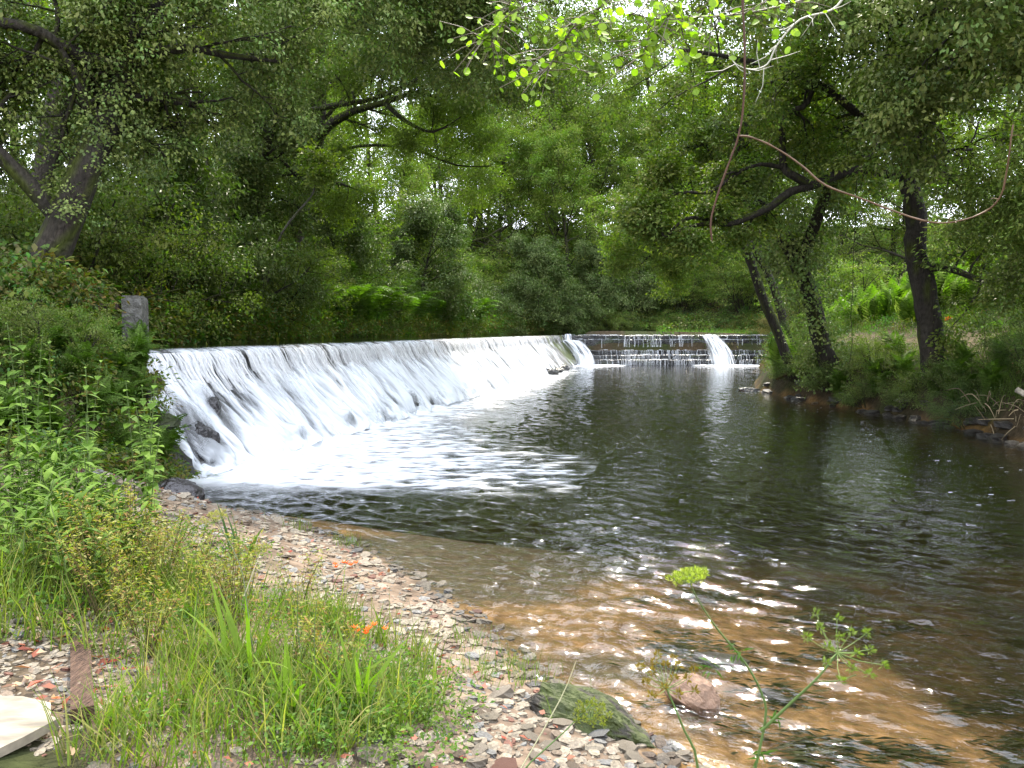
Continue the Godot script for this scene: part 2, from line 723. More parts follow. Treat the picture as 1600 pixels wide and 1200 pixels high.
# ---------------------------------------------------------------- the setting
func build_air() -> void:
	var cam := Camera3D.new()
	cam.name = "camera"
	cam.position = Vector3(0, 2.1, 0)
	cam.rotation_degrees = Vector3(-3.77, 0, 0)
	cam.fov = 49.9
	cam.near = 0.05
	cam.far = 600.0
	add_child(cam)
	var sun := DirectionalLight3D.new()
	sun.name = "sun"
	sun.light_energy = 1.45
	sun.light_color = Color(1.0, 0.96, 0.89)
	sun.light_angular_distance = 0.5
	sun.shadow_enabled = true
	add_child(sun)
	sun.look_at_from_position(Vector3(5.5, 58, -46), Vector3.ZERO)
	var sky := ProceduralSkyMaterial.new()
	sky.sky_top_color = Color(0.86, 0.89, 0.95)
	sky.sky_horizon_color = Color(0.95, 0.96, 0.98)
	sky.sky_curve = 0.15
	sky.ground_bottom_color = Color(0.2, 0.22, 0.16)
	sky.ground_horizon_color = Color(0.5, 0.52, 0.45)
	sky.sky_energy_multiplier = 1.6
	var env := Environment.new()
	env.background_mode = Environment.BG_SKY
	env.sky = Sky.new()
	env.sky.sky_material = sky
	env.tonemap_mode = Environment.TONE_MAPPER_LINEAR
	env.tonemap_exposure = 2.05
	env.volumetric_fog_enabled = true
	env.volumetric_fog_density = 0.0
	env.sdfgi_enabled = true
	env.ssao_enabled = true
	env.ssil_enabled = true
	var we := WorldEnvironment.new()
	we.name = "world_environment"
	we.environment = env
	add_child(we)


func spaced(stops: Array) -> PackedFloat32Array:
	# [[start, step], ...] up to the last start
	var out := PackedFloat32Array()
	for k in stops.size() - 1:
		var a: float = stops[k][0]
		while a < stops[k + 1][0] - 1e-4:
			out.append(a)
			a += stops[k][1]
	out.append(stops[-1][0])
	return out


func build_ground() -> void:
	var xs := spaced([[-160, 8], [-60, 2.5], [-30, 0.9], [-10, 0.3], [-5.4, 0.12], [5.0, 0.16], [10.6, 0.4], [20, 1.2], [45, 3], [70, 9], [160, 0]])
	var zs := spaced([[-220, 10], [-110, 2.5], [-70, 0.7], [-30, 0.4], [-12, 0.13], [-1.5, 0.4], [6, 3], [60, 0]])
	var pts := PackedVector3Array()
	var cols := PackedColorArray()
	for z in zs:
		for x in xs:
			var g := land(x, z)
			pts.append(Vector3(x, g.x, z))
			var k := na.get_noise_2d(x * 14.0, z * 14.0)
			var k2 := na.get_noise_2d(x * 40.0 + 70, z * 40.0)
			var c := Color(0.075, 0.058, 0.035).lerp(Color(0.05, 0.06, 0.02), smoothstep(-0.2, 0.3, k))
			if g.y < 3.5 and x < 4.0 and z > -11.5:
				# gravel and sand of the spit
				c = c.lerp(Color(0.3, 0.22, 0.155) * (0.85 + 0.5 * k2), smoothstep(3.4, 1.2, g.y + k * 2.0))
			if g.y < 0.0 and g.z > 0.0:
				var sand := Color(0.27, 0.155, 0.058) * (0.8 + 0.5 * k2)
				var silt := Color(0.1, 0.075, 0.042)
				var weed := smoothstep(0.05, 0.35, na.get_noise_2d(x * 5.0 + 30, z * 8.0) + 0.5 * k)
				c = silt.lerp(sand, (1.0 - weed) * smoothstep(-0.35, 0.15, na.get_noise_2d(x * 7.0 + 11.0, z * 5.0) * 1.6 + k * 0.6 + 0.25))
			elif g.z < 0.0:
				c = Color(0.04, 0.035, 0.02)
			elif x > 9.0 and g.y > 1.5:
				c = c.lerp(Color(0.17, 0.13, 0.075), smoothstep(1.2, 0.4, absf(g.y - 2.6 + k * 1.5)) * 0.9)
			c.a = 1.0
			cols.append(c)
	tag(part("ground", sheet(pts, cols, xs.size(), zs.size()), mats.soil), "river banks, spit and wooded valley slopes under the trees", "", "", "structure")


func build_water() -> void:
	var xs := spaced([[-5.6, 0.07], [4.0, 0.1], [10.0, 0.3], [16.0, 0.0]])
	var zs := spaced([[-50.2, 0.22], [-30, 0.14], [-18, 0.08], [-9, 0.045], [-2.6, 0.3], [6, 0.0]])
	var pts := PackedVector3Array()
	var cols := PackedColorArray()
	var uvs := PackedVector2Array()
	for z in zs:
		for x in xs:
			pts.append(Vector3(x, wave(x, z), z))
			cols.append(Color.WHITE)
			uvs.append(Vector2(x * 0.8 + z * 0.3, z * 0.8 - x * 0.3))
	tag(part("river_water", sheet(pts, cols, xs.size(), zs.size(), uvs), mats.river), "dark rippled pool of the river below the two weirs", "", "", "structure")
	# the peat that stains the river: brown murk through its whole depth
	var peat := FogMaterial.new()
	peat.density = 0.8
	peat.albedo = Color(0.17, 0.16, 0.085)
	var murk := FogVolume.new()
	murk.name = "peaty_water"
	murk.shape = RenderingServer.FOG_VOLUME_SHAPE_BOX
	murk.size = Vector3(17.0, 1.9, 51.5)
	murk.position = Vector3(3.6, -0.985, -24.4)
	murk.material = peat
	add_child(murk)
	tag(murk, "brown peaty murk of the river water", "", "", "stuff")
	# the still pond above
	var poly := PackedVector2Array()
	for p in high_pool:
		poly.append(p)
	for k in 2:
		poly[k] = uw([10.0, 50.6][k], -0.05)
	poly[2] = Vector2(16.6, -50.05)
	var grown := Geometry2D.offset_polygon(poly, 0.0)
	var shape: PackedVector2Array = grown[0] if grown.size() else poly
	var tris := Geometry2D.triangulate_polygon(shape)
	var v := PackedVector3Array()
	var n := PackedVector3Array()
	var uv := PackedVector2Array()
	for k in tris.size() / 3:
		var a := shape[tris[k * 3]]
		var b := shape[tris[k * 3 + 1]]
		var c := shape[tris[k * 3 + 2]]
		if (b - a).cross(c - a) < 0.0:
			var s := b
			b = c
			c = s
		for q in [a, b, c]:
			v.append(Vector3(q.x, POND, q.y))
			n.append(Vector3.UP)
			uv.append(q * 0.6)
	var arr := []
	arr.resize(Mesh.ARRAY_MAX)
	arr[Mesh.ARRAY_VERTEX] = v
	arr[Mesh.ARRAY_NORMAL] = n
	arr[Mesh.ARRAY_TEX_UV] = uv
	var m := ArrayMesh.new()
	m.add_surface_from_arrays(Mesh.PRIMITIVE_TRIANGLES, arr)
	tag(part("pond_water", m, mats.river), "dark pond held back above the weirs", "", "", "structure")


# ---------------------------------------------------------------- the long weir
const PROFILE := [[-0.55, 1.78], [-0.15, 1.775], [0.03, 1.72], [0.1, 1.55], [0.16, 1.36], [0.3, 1.2], [0.55, 0.92], [0.85, 0.56], [1.1, 0.27], [1.25, 0.06], [1.36, -0.06]]


# rocks that part the falling water: along, down, half sizes along and down
const FALL_ROCKS := [[10.75, 0.72, 0.32, 0.2], [11.6, 0.62, 0.2, 0.16], [13.1, 0.86, 0.22, 0.08], [15.3, 0.84, 0.28, 0.09], [19.3, 0.8, 0.34, 0.08]]


func profile(s: float) -> Vector2:
	var f := clampf(s, 0.0, 0.9999) * (PROFILE.size() - 1)
	var i := int(f)
	var a := Vector2(PROFILE[i][0], PROFILE[i][1])
	var b := Vector2(PROFILE[i + 1][0], PROFILE[i + 1][1])
	return a.lerp(b, f - i)


func build_long_weir() -> void:
	var weir := thing("long_weir", "long sloping concrete weir on the left with white water pouring down its whole face", "weir")
	# body: a strip of the face, laid 4 cm under the water, with the crest, the foot and the back
	var pts := PackedVector3Array()
	var cols := PackedColorArray()
	var us := spaced([[10.0, 0.16], [50.75, 0.0]])
	var prof := [[-1.3, -0.8], [-1.25, 1.7], [-0.6, 1.74], [-0.05, 1.74]]
	for k in range(1, 20):
		var q := profile(lerpf(0.22, 0.9, k / 19.0))
		prof.append([q.x - 0.06, q.y - 0.03])
	prof.append_array([[1.2, -0.05], [1.22, -0.9]])
	for q in prof:
		for u in us:
			var r := na.get_noise_2d(u * 20.0, q[1] * 30.0) * 0.03 + na.get_noise_2d(u * 90.0, q[1] * 60.0) * 0.015
			pts.append(uw3(u, q[0] + r, q[1] + r))
			var k := na.get_noise_2d(u * 12.0, q[1] * 12.0)
			var c := Color(0.075, 0.07, 0.06).lerp(Color(0.17, 0.16, 0.145), smoothstep(26.0, 40.0, u + k * 8.0))
			# moss at the upstream end
			if smoothstep(42.0, 49.5, u + k * 9.0 + (1.0 - q[1]) * 1.2) > 0.55 + 0.5 * na.get_noise_2d(u * 40.0, q[1] * 50.0):
				c = Color(0.1, 0.12, 0.02)
			if q[1] < 0.12:
				c = Color(0.05, 0.047, 0.04)
			c.a = 1.0
			cols.append(c)
	part("face", sheet(pts, cols, us.size(), prof.size()), mats.concrete, weir)
	# end faces
	for u in [10.0, 50.75]:
		var t := Tris.new()
		var v := PackedVector3Array()
		var poly := PackedVector2Array()
		for q in prof:
			poly.append(Vector2(q[0], q[1]))
		for k in Geometry2D.triangulate_polygon(poly):
			v.append(uw3(u, poly[k].x, poly[k].y))
		var nn := Vector3(UD.x, 0, UD.y) * (1.0 if u > 30.0 else -1.0)
		var n := PackedVector3Array()
		for k in v.size() / 3:
			if (v[k * 3 + 2] - v[k * 3]).cross(v[k * 3 + 1] - v[k * 3]).dot(nn) < 0.0:
				var s := v[k * 3 + 1]
				v[k * 3 + 1] = v[k * 3 + 2]
				v[k * 3 + 2] = s
			n.append_array([nn, nn, nn])
		t.add(v, n, Transform3D.IDENTITY, Color(0.06, 0.055, 0.045))
		part("end_face", t.mesh(), mats.concrete, weir)
	# the falling water: two sheets and loose strands
	for layer in 2:
		var f_us := spaced([[10.2, 0.035], [22.0, 0.06], [50.4, 0.0]])
		var rows := 34
		pts = PackedVector3Array()
		cols = PackedColorArray()
		for j in rows:
			var s := j / float(rows - 1)
			var q := profile(s)
			for u in f_us:
				var slide := u + 0.12 * s * (1.0 + na.get_noise_1d(u * 3.0))
				slide += 0.42 * nr.get_noise_2d(u * 2.6 + layer * 17.0, s * 8.0) * s
				var st := nr.get_noise_2d(slide * 8.0 + layer * 40.0, s * 4.6 + layer * 7.0)
				var st2 := nr.get_noise_2d(slide * 26.0 + layer * 90.0, s * 9.0)
				st += 0.8 * nr.get_noise_2d(u * 2.4 + layer * 11.0, s * 6.0)
				var lump := na.get_noise_2d(slide * 14.0 + layer * 33.0, s * 26.0)
				var thin := smoothstep(27.0, 44.0, u + lump * 6.0)
				var low := smoothstep(0.25, 1.0, s)
				var out := 0.02 + 0.05 * layer * low + (0.03 + 0.22 * low) * (0.5 + lump) * (1.0 - 0.8 * thin) + 0.045 * (st + st2 * 0.5) * smoothstep(0.12, 0.3, s)
				var gap := 1.0
				for r in FALL_ROCKS:
					var dd := Vector2((u - (r[0] as float)) / (r[2] as float), (s - (r[1] as float)) / (r[3] as float)).length()
					if dd < 1.3:
						out += 0.14 * smoothstep(1.3, 0.5, dd) * smoothstep(0.4, -0.6, (s - (r[1] as float)) / (r[3] as float))
						gap *= lerpf(1.0, lerpf(0.3, 1.0, smoothstep(0.6, 1.3, dd)), smoothstep(-0.75, -0.2, (s - (r[1] as float)) / (r[3] as float) + st * 0.7))
				pts.append(uw3(u, q.x + out * 0.72, q.y + out * 0.6))
				var lip := smoothstep(0.16, 0.24, s) * (1.0 - smoothstep(0.38, 0.56, s))
				var cover := lerpf(lerpf(0.7, 0.45, thin), 0.12, lip) - (0.75 if layer == 1 else 0.0) * (0.55 - 0.25 * low)
				var a := cover + (st * 1.0 + st2 * 0.5) * (0.85 + 0.6 * lip) + lump * 1.1 * low + 0.1 * low * (1.0 - thin)
				a -= smoothstep(37.0, 49.0, u) * 0.85
				a *= smoothstep(0.06, 0.2, s) * gap
				cols.append(Color(0.77, 0.8, 0.83, clampf(a, 0.0, 0.95)))
		tag(part("water_sheet", sheet(pts, cols, f_us.size(), rows), mats.white_water, weir), "", "", "", "stuff")
	var l := Leaves.new()
	for k in 3800:
		var u := 10.3 + 39.0 * pow(rng.randf(), 1.25)
		if nr.get_noise_1d(u * 5.0) < R(-0.65, 0.15):
			continue
		if rng.randf() < smoothstep(32.0, 48.0, u) * 0.92:
			continue
		var wd := R(0.008, 0.028)
		var s0 := 0.2
		var s1 := R(0.34, 0.6)
		var lift := R(0.03, 0.09)
		var alpha := R(0.3, 0.9)
		var bright := R(0.75, 0.9)
		var drift := R(-0.1, 0.1)
		var last_l := Vector3.ZERO
		var last_r := Vector3.ZERO
		for i in 6:
			var t := i / 5.0
			var q := profile(lerpf(s0, s1, t))
			var o := 0.03 + lift * sin(t * 2.4)
			var c := uw3(u + drift * t, q.x + o * 0.8, q.y + o * 0.5)
			var hw := wd * (0.7 + 0.9 * t)
			var e := Vector3(UD.x, 0, UD.y) * hw
			if i:
				l.quad(last_l, last_r, c + e, c - e, Color(bright, bright, bright, alpha * (1.0 - 0.5 * t)))
			last_l = c - e
			last_r = c + e
	tag(part("water_strand", leaf_mesh(l), mats.white_water, weir), "", "", "", "stuff")
	# small flat white flecks laid on the pool
	l = Leaves.new()
	for k in 620:
		var x := R(-2.5, 8.3)
		var z := -R(6.5, 40.0)
		if signed_dist(low_pool, Vector2(x, z)) > -0.4 or na.get_noise_2d(x * 12.0, z * 8.0) < R(-0.2, 0.15):
			continue
		var y := wave(x, z) + 0.008
		var a := R(0.012, 0.05)
		var b := a * R(0.25, 0.5)
		var m := Vector3(x, y, z)
		var c := Color(0.85, 0.87, 0.88, R(0.35, 0.9))
		l.quad(m + Vector3(-a, 0, 0.2 * b), m + Vector3(-0.2 * a, 0, -b), m + Vector3(a, 0, -0.3 * b), m + Vector3(0.3 * a, 0, b), c)
	tag(part("white_fleck", leaf_mesh(l), mats.white_water), "small white flecks scattered over the dark pool", "foam", "", "stuff")
	# foam in the pool along its foot
	var ws := spaced([[0.95, 0.05], [3.2, 0.09], [6.6, 0.0]])
	us = spaced([[9.3, 0.06], [22.0, 0.12], [49.5, 0.0]])
	pts = PackedVector3Array()
	cols = PackedColorArray()
	for w in ws:
		for u in us:
			var p := uw(u, w)
			var k := nr.get_noise_2d(p.x * 3.0 + 20.0, p.y * 9.0) * 0.55 + nr.get_noise_2d(p.x * 9.0, p.y * 22.0) * 0.45 + na.get_noise_2d(p.x * 60.0, p.y * 130.0) * 0.75
			var reach := lerpf(5.0, 1.7, smoothstep(11.5, 18.0, u)) * lerpf(1.0, 0.55, smoothstep(24.0, 40.0, u)) + na.get_noise_1d(u * 14.0) * 0.8
			var d := (w - 1.15) / reach
			var a := clampf((1.4 - d * 1.35 + k * 1.5 * smoothstep(0.0, 0.5, d + 0.2)), 0.0, 1.0) * smoothstep(1.35, 0.8, d)
			a *= 1.0 - smoothstep(38.0, 44.0, u)
			a *= smoothstep(9.4, 10.4, u - maxf(0.0, w - 2.2) * 0.12)
			var y := wave(p.x, p.y) + 0.012 + (0.03 + 0.11 * smoothstep(0.35, 0.0, d)) * clampf(0.45 + na.get_noise_2d(p.x * 45.0, p.y * 60.0), 0.0, 1.0) * a
			pts.append(Vector3(p.x, y, p.y))
			cols.append(Color(0.88, 0.9, 0.92, a * 0.95))
	tag(part("foam", sheet(pts, cols, us.size(), ws.size()), mats.white_water), "white foam spreading over the pool from the foot of the long weir", "foam", "", "stuff")


# ---------------------------------------------------------------- the stepped weir
const STEPS := [[1.75, -50.0, 0.0], [1.5, -49.85, 0.0], [0.86, -49.35, 0.0], [0.6, -48.9, 0.0], [0.33, -48.45, 0.0]]


func build_stepped_weir() -> void:
	var weir := thing("stepped_weir", "dark stepped stone weir across the far end of the pool", "weir")
	var x0 := 3.0
	var x1 := 16.8
	for k in STEPS.size():
		var top: float = STEPS[k][0]
		var front: float = STEPS[k][1]
		var bottom: float = (STEPS[k + 1][0] - 0.02) if k + 1 < STEPS.size() else -0.8
		var xs := spaced([[x0, 0.14], [x1, 0.0]])
		var prof := [[-51.0, top - 0.03], [front - 0.03, top], [front, top - 0.035]]
		for i in 5:
			prof.append([front, lerpf(top - 0.06, bottom, (i + 1) / 5.0)])
		var pts := PackedVector3Array()
		var cols := PackedColorArray()
		for q in prof:
			for x in xs:
				var r := na.get_noise_2d(x * 40.0 + k * 50.0, q[1] * 50.0) * 0.06 + na.get_noise_2d(x * 10.0, k * 70.0) * 0.09
				pts.append(Vector3(x, q[1] + r * 0.4, q[0] + r))
				var c := Color(0.022, 0.021, 0.019) * (1.0 + na.get_noise_2d(x * 60.0, q[1] * 90.0))
				if na.get_noise_2d(x * 16.0 + 9.0, q[1] * 60.0) > 0.28:
					c = Color(0.035, 0.045, 0.014)
				c.a = 1.0
				cols.append(c)
		part("step", sheet(pts, cols, xs.size(), prof.size()), mats.wet_rock, weir)
	# thin veils and threads over the steps
	var l := Leaves.new()
	for k in 760:
		var x := R(3.6, 16.2)
		var dense := 0.16 + 0.8 * smoothstep(1.6, 0.6, absf(x - 7.6)) + 0.45 * smoothstep(1.2, 0.3, absf(x - 10.0)) + 0.3 * smoothstep(1.5, 0.5, absf(x - 14.2))
		if rng.randf() > dense:
			continue
		var first := rng.randi() % 5
		if rng.randf() < 0.35:
			first = 2 + rng.randi() % 3
		var alpha := R(0.12, 0.55)
		var wd := R(0.005, 0.022)
		for s in range(first, mini(first + 1 + rng.randi() % 3, 5)):
			var top: float = STEPS[s][0]
			var front: float = STEPS[s][1]
			var bottom: float = STEPS[s + 1][0] if s < 4 else 0.0
			var prev := Vector3(x, top + 0.012, front - 0.3)
			for i in 5:
				var t := i / 4.0
				var p := Vector3(x + R(-0.03, 0.03), lerpf(top + 0.012, bottom + 0.01, t * t), front + 0.05 + 0.16 * sqrt(t) * minf(1.0, top - bottom))
				var e := Vector3(wd * (0.7 + t), 0, 0)
				l.quad(prev - e, prev + e, p + e, p - e, Color(0.85, 0.87, 0.9, alpha * R(0.5, 1.0)))
				prev = p
	tag(part("water_thread", leaf_mesh(l), mats.white_water, weir), "", "", "", "stuff")
	# bright line of water running along the ledges
	l = Leaves.new()
	for s in 5:
		for k in 90:
			var x := R(3.4, 16.3)
			if rng.randf() < (0.1 if s < 2 else 0.75):
				continue
			var len := R(0.1, 0.5)
			var y: float = STEPS[s][0] + 0.04 + R(-0.015, 0.015)
			var z: float = STEPS[s][1] + R(-0.05, 0.05)
			l.quad(Vector3(x, y, z - 0.22), Vector3(x + len, y, z - 0.22), Vector3(x + len, y - 0.03, z + 0.06), Vector3(x, y - 0.03, z + 0.06), Color(0.7, 0.73, 0.77, R(0.08, 0.4)))
	tag(part("ledge_water", leaf_mesh(l), mats.white_water, weir), "", "", "", "stuff")
	var fall := cascade(3.35, 0.25, 0.72, -49.7, 1.77, 0.22, true)
	tag(fall, "white cascade from the notch in the corner between the two weirs", "cascade")
	fall = cascade(11.8, 0.5, 0.85, -49.7, 1.75, 0.0, false)
	tag(fall, "wide white cascade over the right half of the stepped weir", "cascade")
	# foam where they land
	var us := spaced([[2.6, 0.12], [15.5, 0.0]])
	var vs := spaced([[-48.7, 0.08], [-46.0, 0.0]])
	var pts := PackedVector3Array()
	var cols := PackedColorArray()
	for z in vs:
		for x in us:
			var near := maxf(smoothstep(2.4, 0.6, absf(x - 4.7)), maxf(smoothstep(2.2, 0.7, absf(x - 12.4)), smoothstep(1.5, 0.5, absf(x - 14.0)) * 0.8))
			var k := nr.get_noise_2d(x * 4.0, z * 18.0) + na.get_noise_2d(x * 60.0, z * 160.0) * 0.4
			var a := clampf(near * 1.5 - (z + 48.2) * 0.75 + k * 1.1, 0.0, 1.0) * smoothstep(-46.0, -46.6, z) * smoothstep(0.0, 0.25, near)
			pts.append(Vector3(x, wave(x, z) + 0.012 + 0.05 * a * (0.5 + k), z))
			cols.append(Color(0.88, 0.9, 0.92, a * 0.95))
	tag(part("foam", sheet(pts, cols, us.size(), vs.size()), mats.white_water), "white foam at the foot of the two cascades of the stepped weir", "foam", "", "stuff")


func cascade(x: float, top_w: float, low_w: float, z: float, h: float, ledge: float, notch: bool) -> MeshInstance3D:
	var pts := PackedVector3Array()
	var cols := PackedColorArray()
	var cols_n := 40
	var rows := 30
	for j in rows:
		var s := j / float(rows - 1)
		for i in cols_n:
			var c := (i / float(cols_n - 1) - 0.5) * 2.0
			var wide := lerpf(top_w, low_w, smoothstep(0.2 if notch else 0.0, 1.0, s))
			if notch and s > 0.22:
				wide = lerpf(0.62, low_w, smoothstep(0.22, 1.0, s))
			var skew := 0.95 * smoothstep(0.2, 1.0, s) if notch else 0.6 * smoothstep(0.1, 1.0, s)
			var dome := sqrt(maxf(0.0, 1.0 - c * c))
			var st := nr.get_noise_2d(c * 16.0 + x * 9.0, s * 5.0)
			var lump := na.get_noise_2d(c * 50.0 + x * 20.0, s * 60.0)
			var fall := s * s if not notch else maxf(smoothstep(0.0, 0.22, s) * 0.2, s * s)
			var y := h * (1.0 - fall) + 0.05 * lump + 0.07 * dome * (1.0 - s)
			var zz := z + (0.25 + 1.55 * s) * (0.55 + 0.45 * dome) + 0.12 * lump + 0.06 * st
			pts.append(Vector3(x + c * wide * 0.95 + skew + 0.03 * st, y, zz))
			var edge := smoothstep(1.0, 0.55, absf(c) + 0.35 * lump)
			cols.append(Color(0.88, 0.9, 0.92, clampf((0.52 + 1.0 * st + 0.5 * lump + 0.3 * s) * edge, 0.0, 0.94)))
	return part("cascade", sheet(pts, cols, cols_n, rows, PackedVector2Array(), true), mats.white_water)


func fall_spot(u: float, s: float) -> Vector3:
	var q := profile(s)
	return uw3(u, q.x - 0.02, q.y - 0.04)


func build_stonework() -> void:
	# wing wall at the near end of the long weir, of rough courses
	var wall := thing("wing_wall", "dark mossy stone wall at the near end of the long weir, half hidden by ferns", "wall")
	var y := -0.3
	var k := 0
	while y < 1.85:
		var hh := R(0.2, 0.3)
		var a := 0.0
		while a < 2.3:
			var len := R(0.3, 0.6)
			var mid := a + len * 0.5
			var p := uw(9.85 + R(-0.03, 0.03), -1.0 + mid)
			if y + hh * 0.5 < 2.1 - maxf(0.0, mid - 1.1) * 1.55:
				var col := Color(0.06, 0.055, 0.045) * R(0.7, 1.3)
				col.a = 1.0
				var o := part("stone", stone_mesh(500 + k, 10, 7, 0.03, Vector3(len * 0.6, hh * 0.62, 0.3), col, Color(0.045, 0.06, 0.014, 1) if k % 3 == 0 else Color(0, 0, 0, 0)), mats.rock, wall)
				o.position = Vector3(p.x, y + hh * 0.5, p.y)
				o.rotation.y = -atan2(UE.y, UE.x)
				k += 1
			a += len
		y += hh * 0.95
	# concrete post with a rounded top and a rail running into the bushes
	var post := thing("concrete_post", "weathered concrete gate post with a chamfered top beside the near end of the long weir", "post", Vector3(-5.58, 1.6, -12.15), 0.1)
	var w := 0.14
	var shape := extrude(PackedVector2Array([Vector2(-w, 0), Vector2(w, 0), Vector2(w, 0.93), Vector2(w - 0.015, 0.965), Vector2(w - 0.06, 1.0), Vector2(-w + 0.02, 1.0), Vector2(-w, 0.985)]), 0.3, Color.WHITE)
	var pm: StandardMaterial3D = mats.concrete.duplicate()
	pm.vertex_color_use_as_albedo = false
	pm.albedo_color = Color(0.36, 0.35, 0.32)
	part("shaft", shape, pm, post)
	var rail := thing("gate_beam", "old timber gate beam lying behind the concrete post among brambles", "beam", Vector3(-5.75, 2.44, -12.2), 0.1)
	var b := BoxMesh.new()
	b.size = Vector3(0.75, 0.09, 0.12)
	var wm: StandardMaterial3D = mats.old_wood.duplicate()
	wm.vertex_color_use_as_albedo = false
	wm.albedo_color = Color(0.36, 0.3, 0.27)
	var o := part("board", b, wm, rail)
	o.position = Vector3(-0.4, 0, 0)
	b = BoxMesh.new()
	b.size = Vector3(0.6, 0.05, 0.1)
	o = part("rail", b, wm, rail)
	o.position = Vector3(-0.75, 0.19, -0.1)
	# rocks
	var rocks := [
		["dark wet boulder at the water's edge below the near end of the long weir", Vector3(-4.12, 0.08, -9.8), Vector3(0.42, 0.25, 0.3), 0.25, Color(0.04, 0.035, 0.032)],
		["large dark rock in the falling water nearest the wing wall", fall_spot(10.75, 0.74), Vector3(0.34, 0.36, 0.26), -0.20, Color(0.03, 0.027, 0.027)],
		["tall narrow dark rock in the falling water beside the largest one", fall_spot(11.6, 0.63), Vector3(0.2, 0.28, 0.2), 0.05, Color(0.03, 0.027, 0.027)],
		["low dark rock at the foot of the falling water, left of a similar one", fall_spot(13.1, 0.86), Vector3(0.24, 0.16, 0.2), 0.30, Color(0.035, 0.03, 0.03)],
		["rounded dark rock in the white water below the middle of the long weir", fall_spot(15.3, 0.84), Vector3(0.3, 0.18, 0.22), 0.55, Color(0.035, 0.03, 0.03)],
		["flat dark rock splitting the white water farther along the long weir", fall_spot(19.3, 0.8), Vector3(0.36, 0.16, 0.24), 0.80, Color(0.045, 0.04, 0.036)],
		["small dark rock at the foot of the dry end of the long weir", Vector3(1.75, 0.12, -38.2), Vector3(0.45, 0.25, 0.4), 0.4, Color(0.04, 0.037, 0.03)],
		["row-end dark rock where the long weir meets the corner cascade", Vector3(2.6, 0.12, -42.3), Vector3(0.4, 0.24, 0.5), 0.1, Color(0.04, 0.037, 0.03)],
		["broken footing stone under the mossy end of the long weir", Vector3(2.2, 0.1, -40.2), Vector3(0.35, 0.2, 0.4), 0.8, Color(0.04, 0.037, 0.03)],
		["flat dark stone in the river off the right bank", Vector3(8.15, 0.02, -28.3), Vector3(0.4, 0.12, 0.28), 0.2, Color(0.03, 0.028, 0.024)],
	]
	k = 0
	for r in rocks:
		var rm := stone_mesh(40 + k, 22, 9, 0.1, r[2], r[4])
		var ro := tag(part("rock", rm, mats.wet_rock), r[0], "rock") as MeshInstance3D
		ro.position = r[1]
		ro.rotation = Vector3(R(-0.15, 0.15), r[3], R(-0.25, 0.25))
		k += 1
	var slab := tag(part("mossy_boulder", stone_mesh(79, 56, 12, 0.22, Vector3(0.43, 0.165, 0.19), Color(0.045, 0.036, 0.026), Color(0.06, 0.075, 0.012, 1)), mats.rock), "long mossy boulder lying at the edge of the shallow water in front", "rock") as MeshInstance3D
	slab.position = Vector3(0.42, 0.02, -4.22)
	slab.rotation = Vector3(0.1, -0.55, -0.16)
	var pink := tag(part("pink_rock", stone_mesh(83, 24, 9, 0.05, Vector3(0.165, 0.12, 0.13), Color(0.26, 0.16, 0.1)), mats.rock), "pinkish rock standing in the shallow water behind the umbel", "rock") as MeshInstance3D
	pink.position = Vector3(1.02, 0.03, -4.55)
	pink.rotation = Vector3(0.1, -0.5, -0.35)
	# pale slab and rotten plank at the bottom left
	var slm := extrude(PackedVector2Array([Vector2(-0.35, -0.35), Vector2(0.1, -0.3), Vector2(0.21, -0.1), Vector2(0.265, 0.03), Vector2(0.225, 0.05), Vector2(0.17, 0.15), Vector2(0.03, 0.2), Vector2(-0.35, 0.22)]), 0.035, Color.WHITE)
	var sm: StandardMaterial3D = mats.stone.duplicate()
	sm.heightmap_scale = 0.15
	sm.uv1_scale = Vector3(0.5, 1.6, 1.6)
	sm.vertex_color_use_as_albedo = false
	sm.albedo_color = Color(0.66, 0.61, 0.53)
	var so := tag(part("stone_slab", slm, sm), "large pale flat slab of stone at the bottom left corner", "stone slab") as MeshInstance3D
	so.position = Vector3(-1.98, ground(-1.98, -3.0) + 0.03, -3.0)
	so.rotation = Vector3(-PI / 2 + 0.05, 0, 0)
	var plank := thing("rotten_plank", "rotten weathered plank end beside the pale slab", "plank", Vector3(-1.9, ground(-1.9, -3.6) + 0.03, -3.55), 0.49)
	b = BoxMesh.new()
	b.size = Vector3(0.085, 0.05, 0.85)
	b.subdivide_depth = 4
	part("board", b, mats.old_wood.duplicate(), plank)
	(plank.get_child(0) as MeshInstance3D).material_override.vertex_color_use_as_albedo = false
	(plank.get_child(0) as MeshInstance3D).material_override.albedo_color = Color(0.42, 0.33, 0.27)


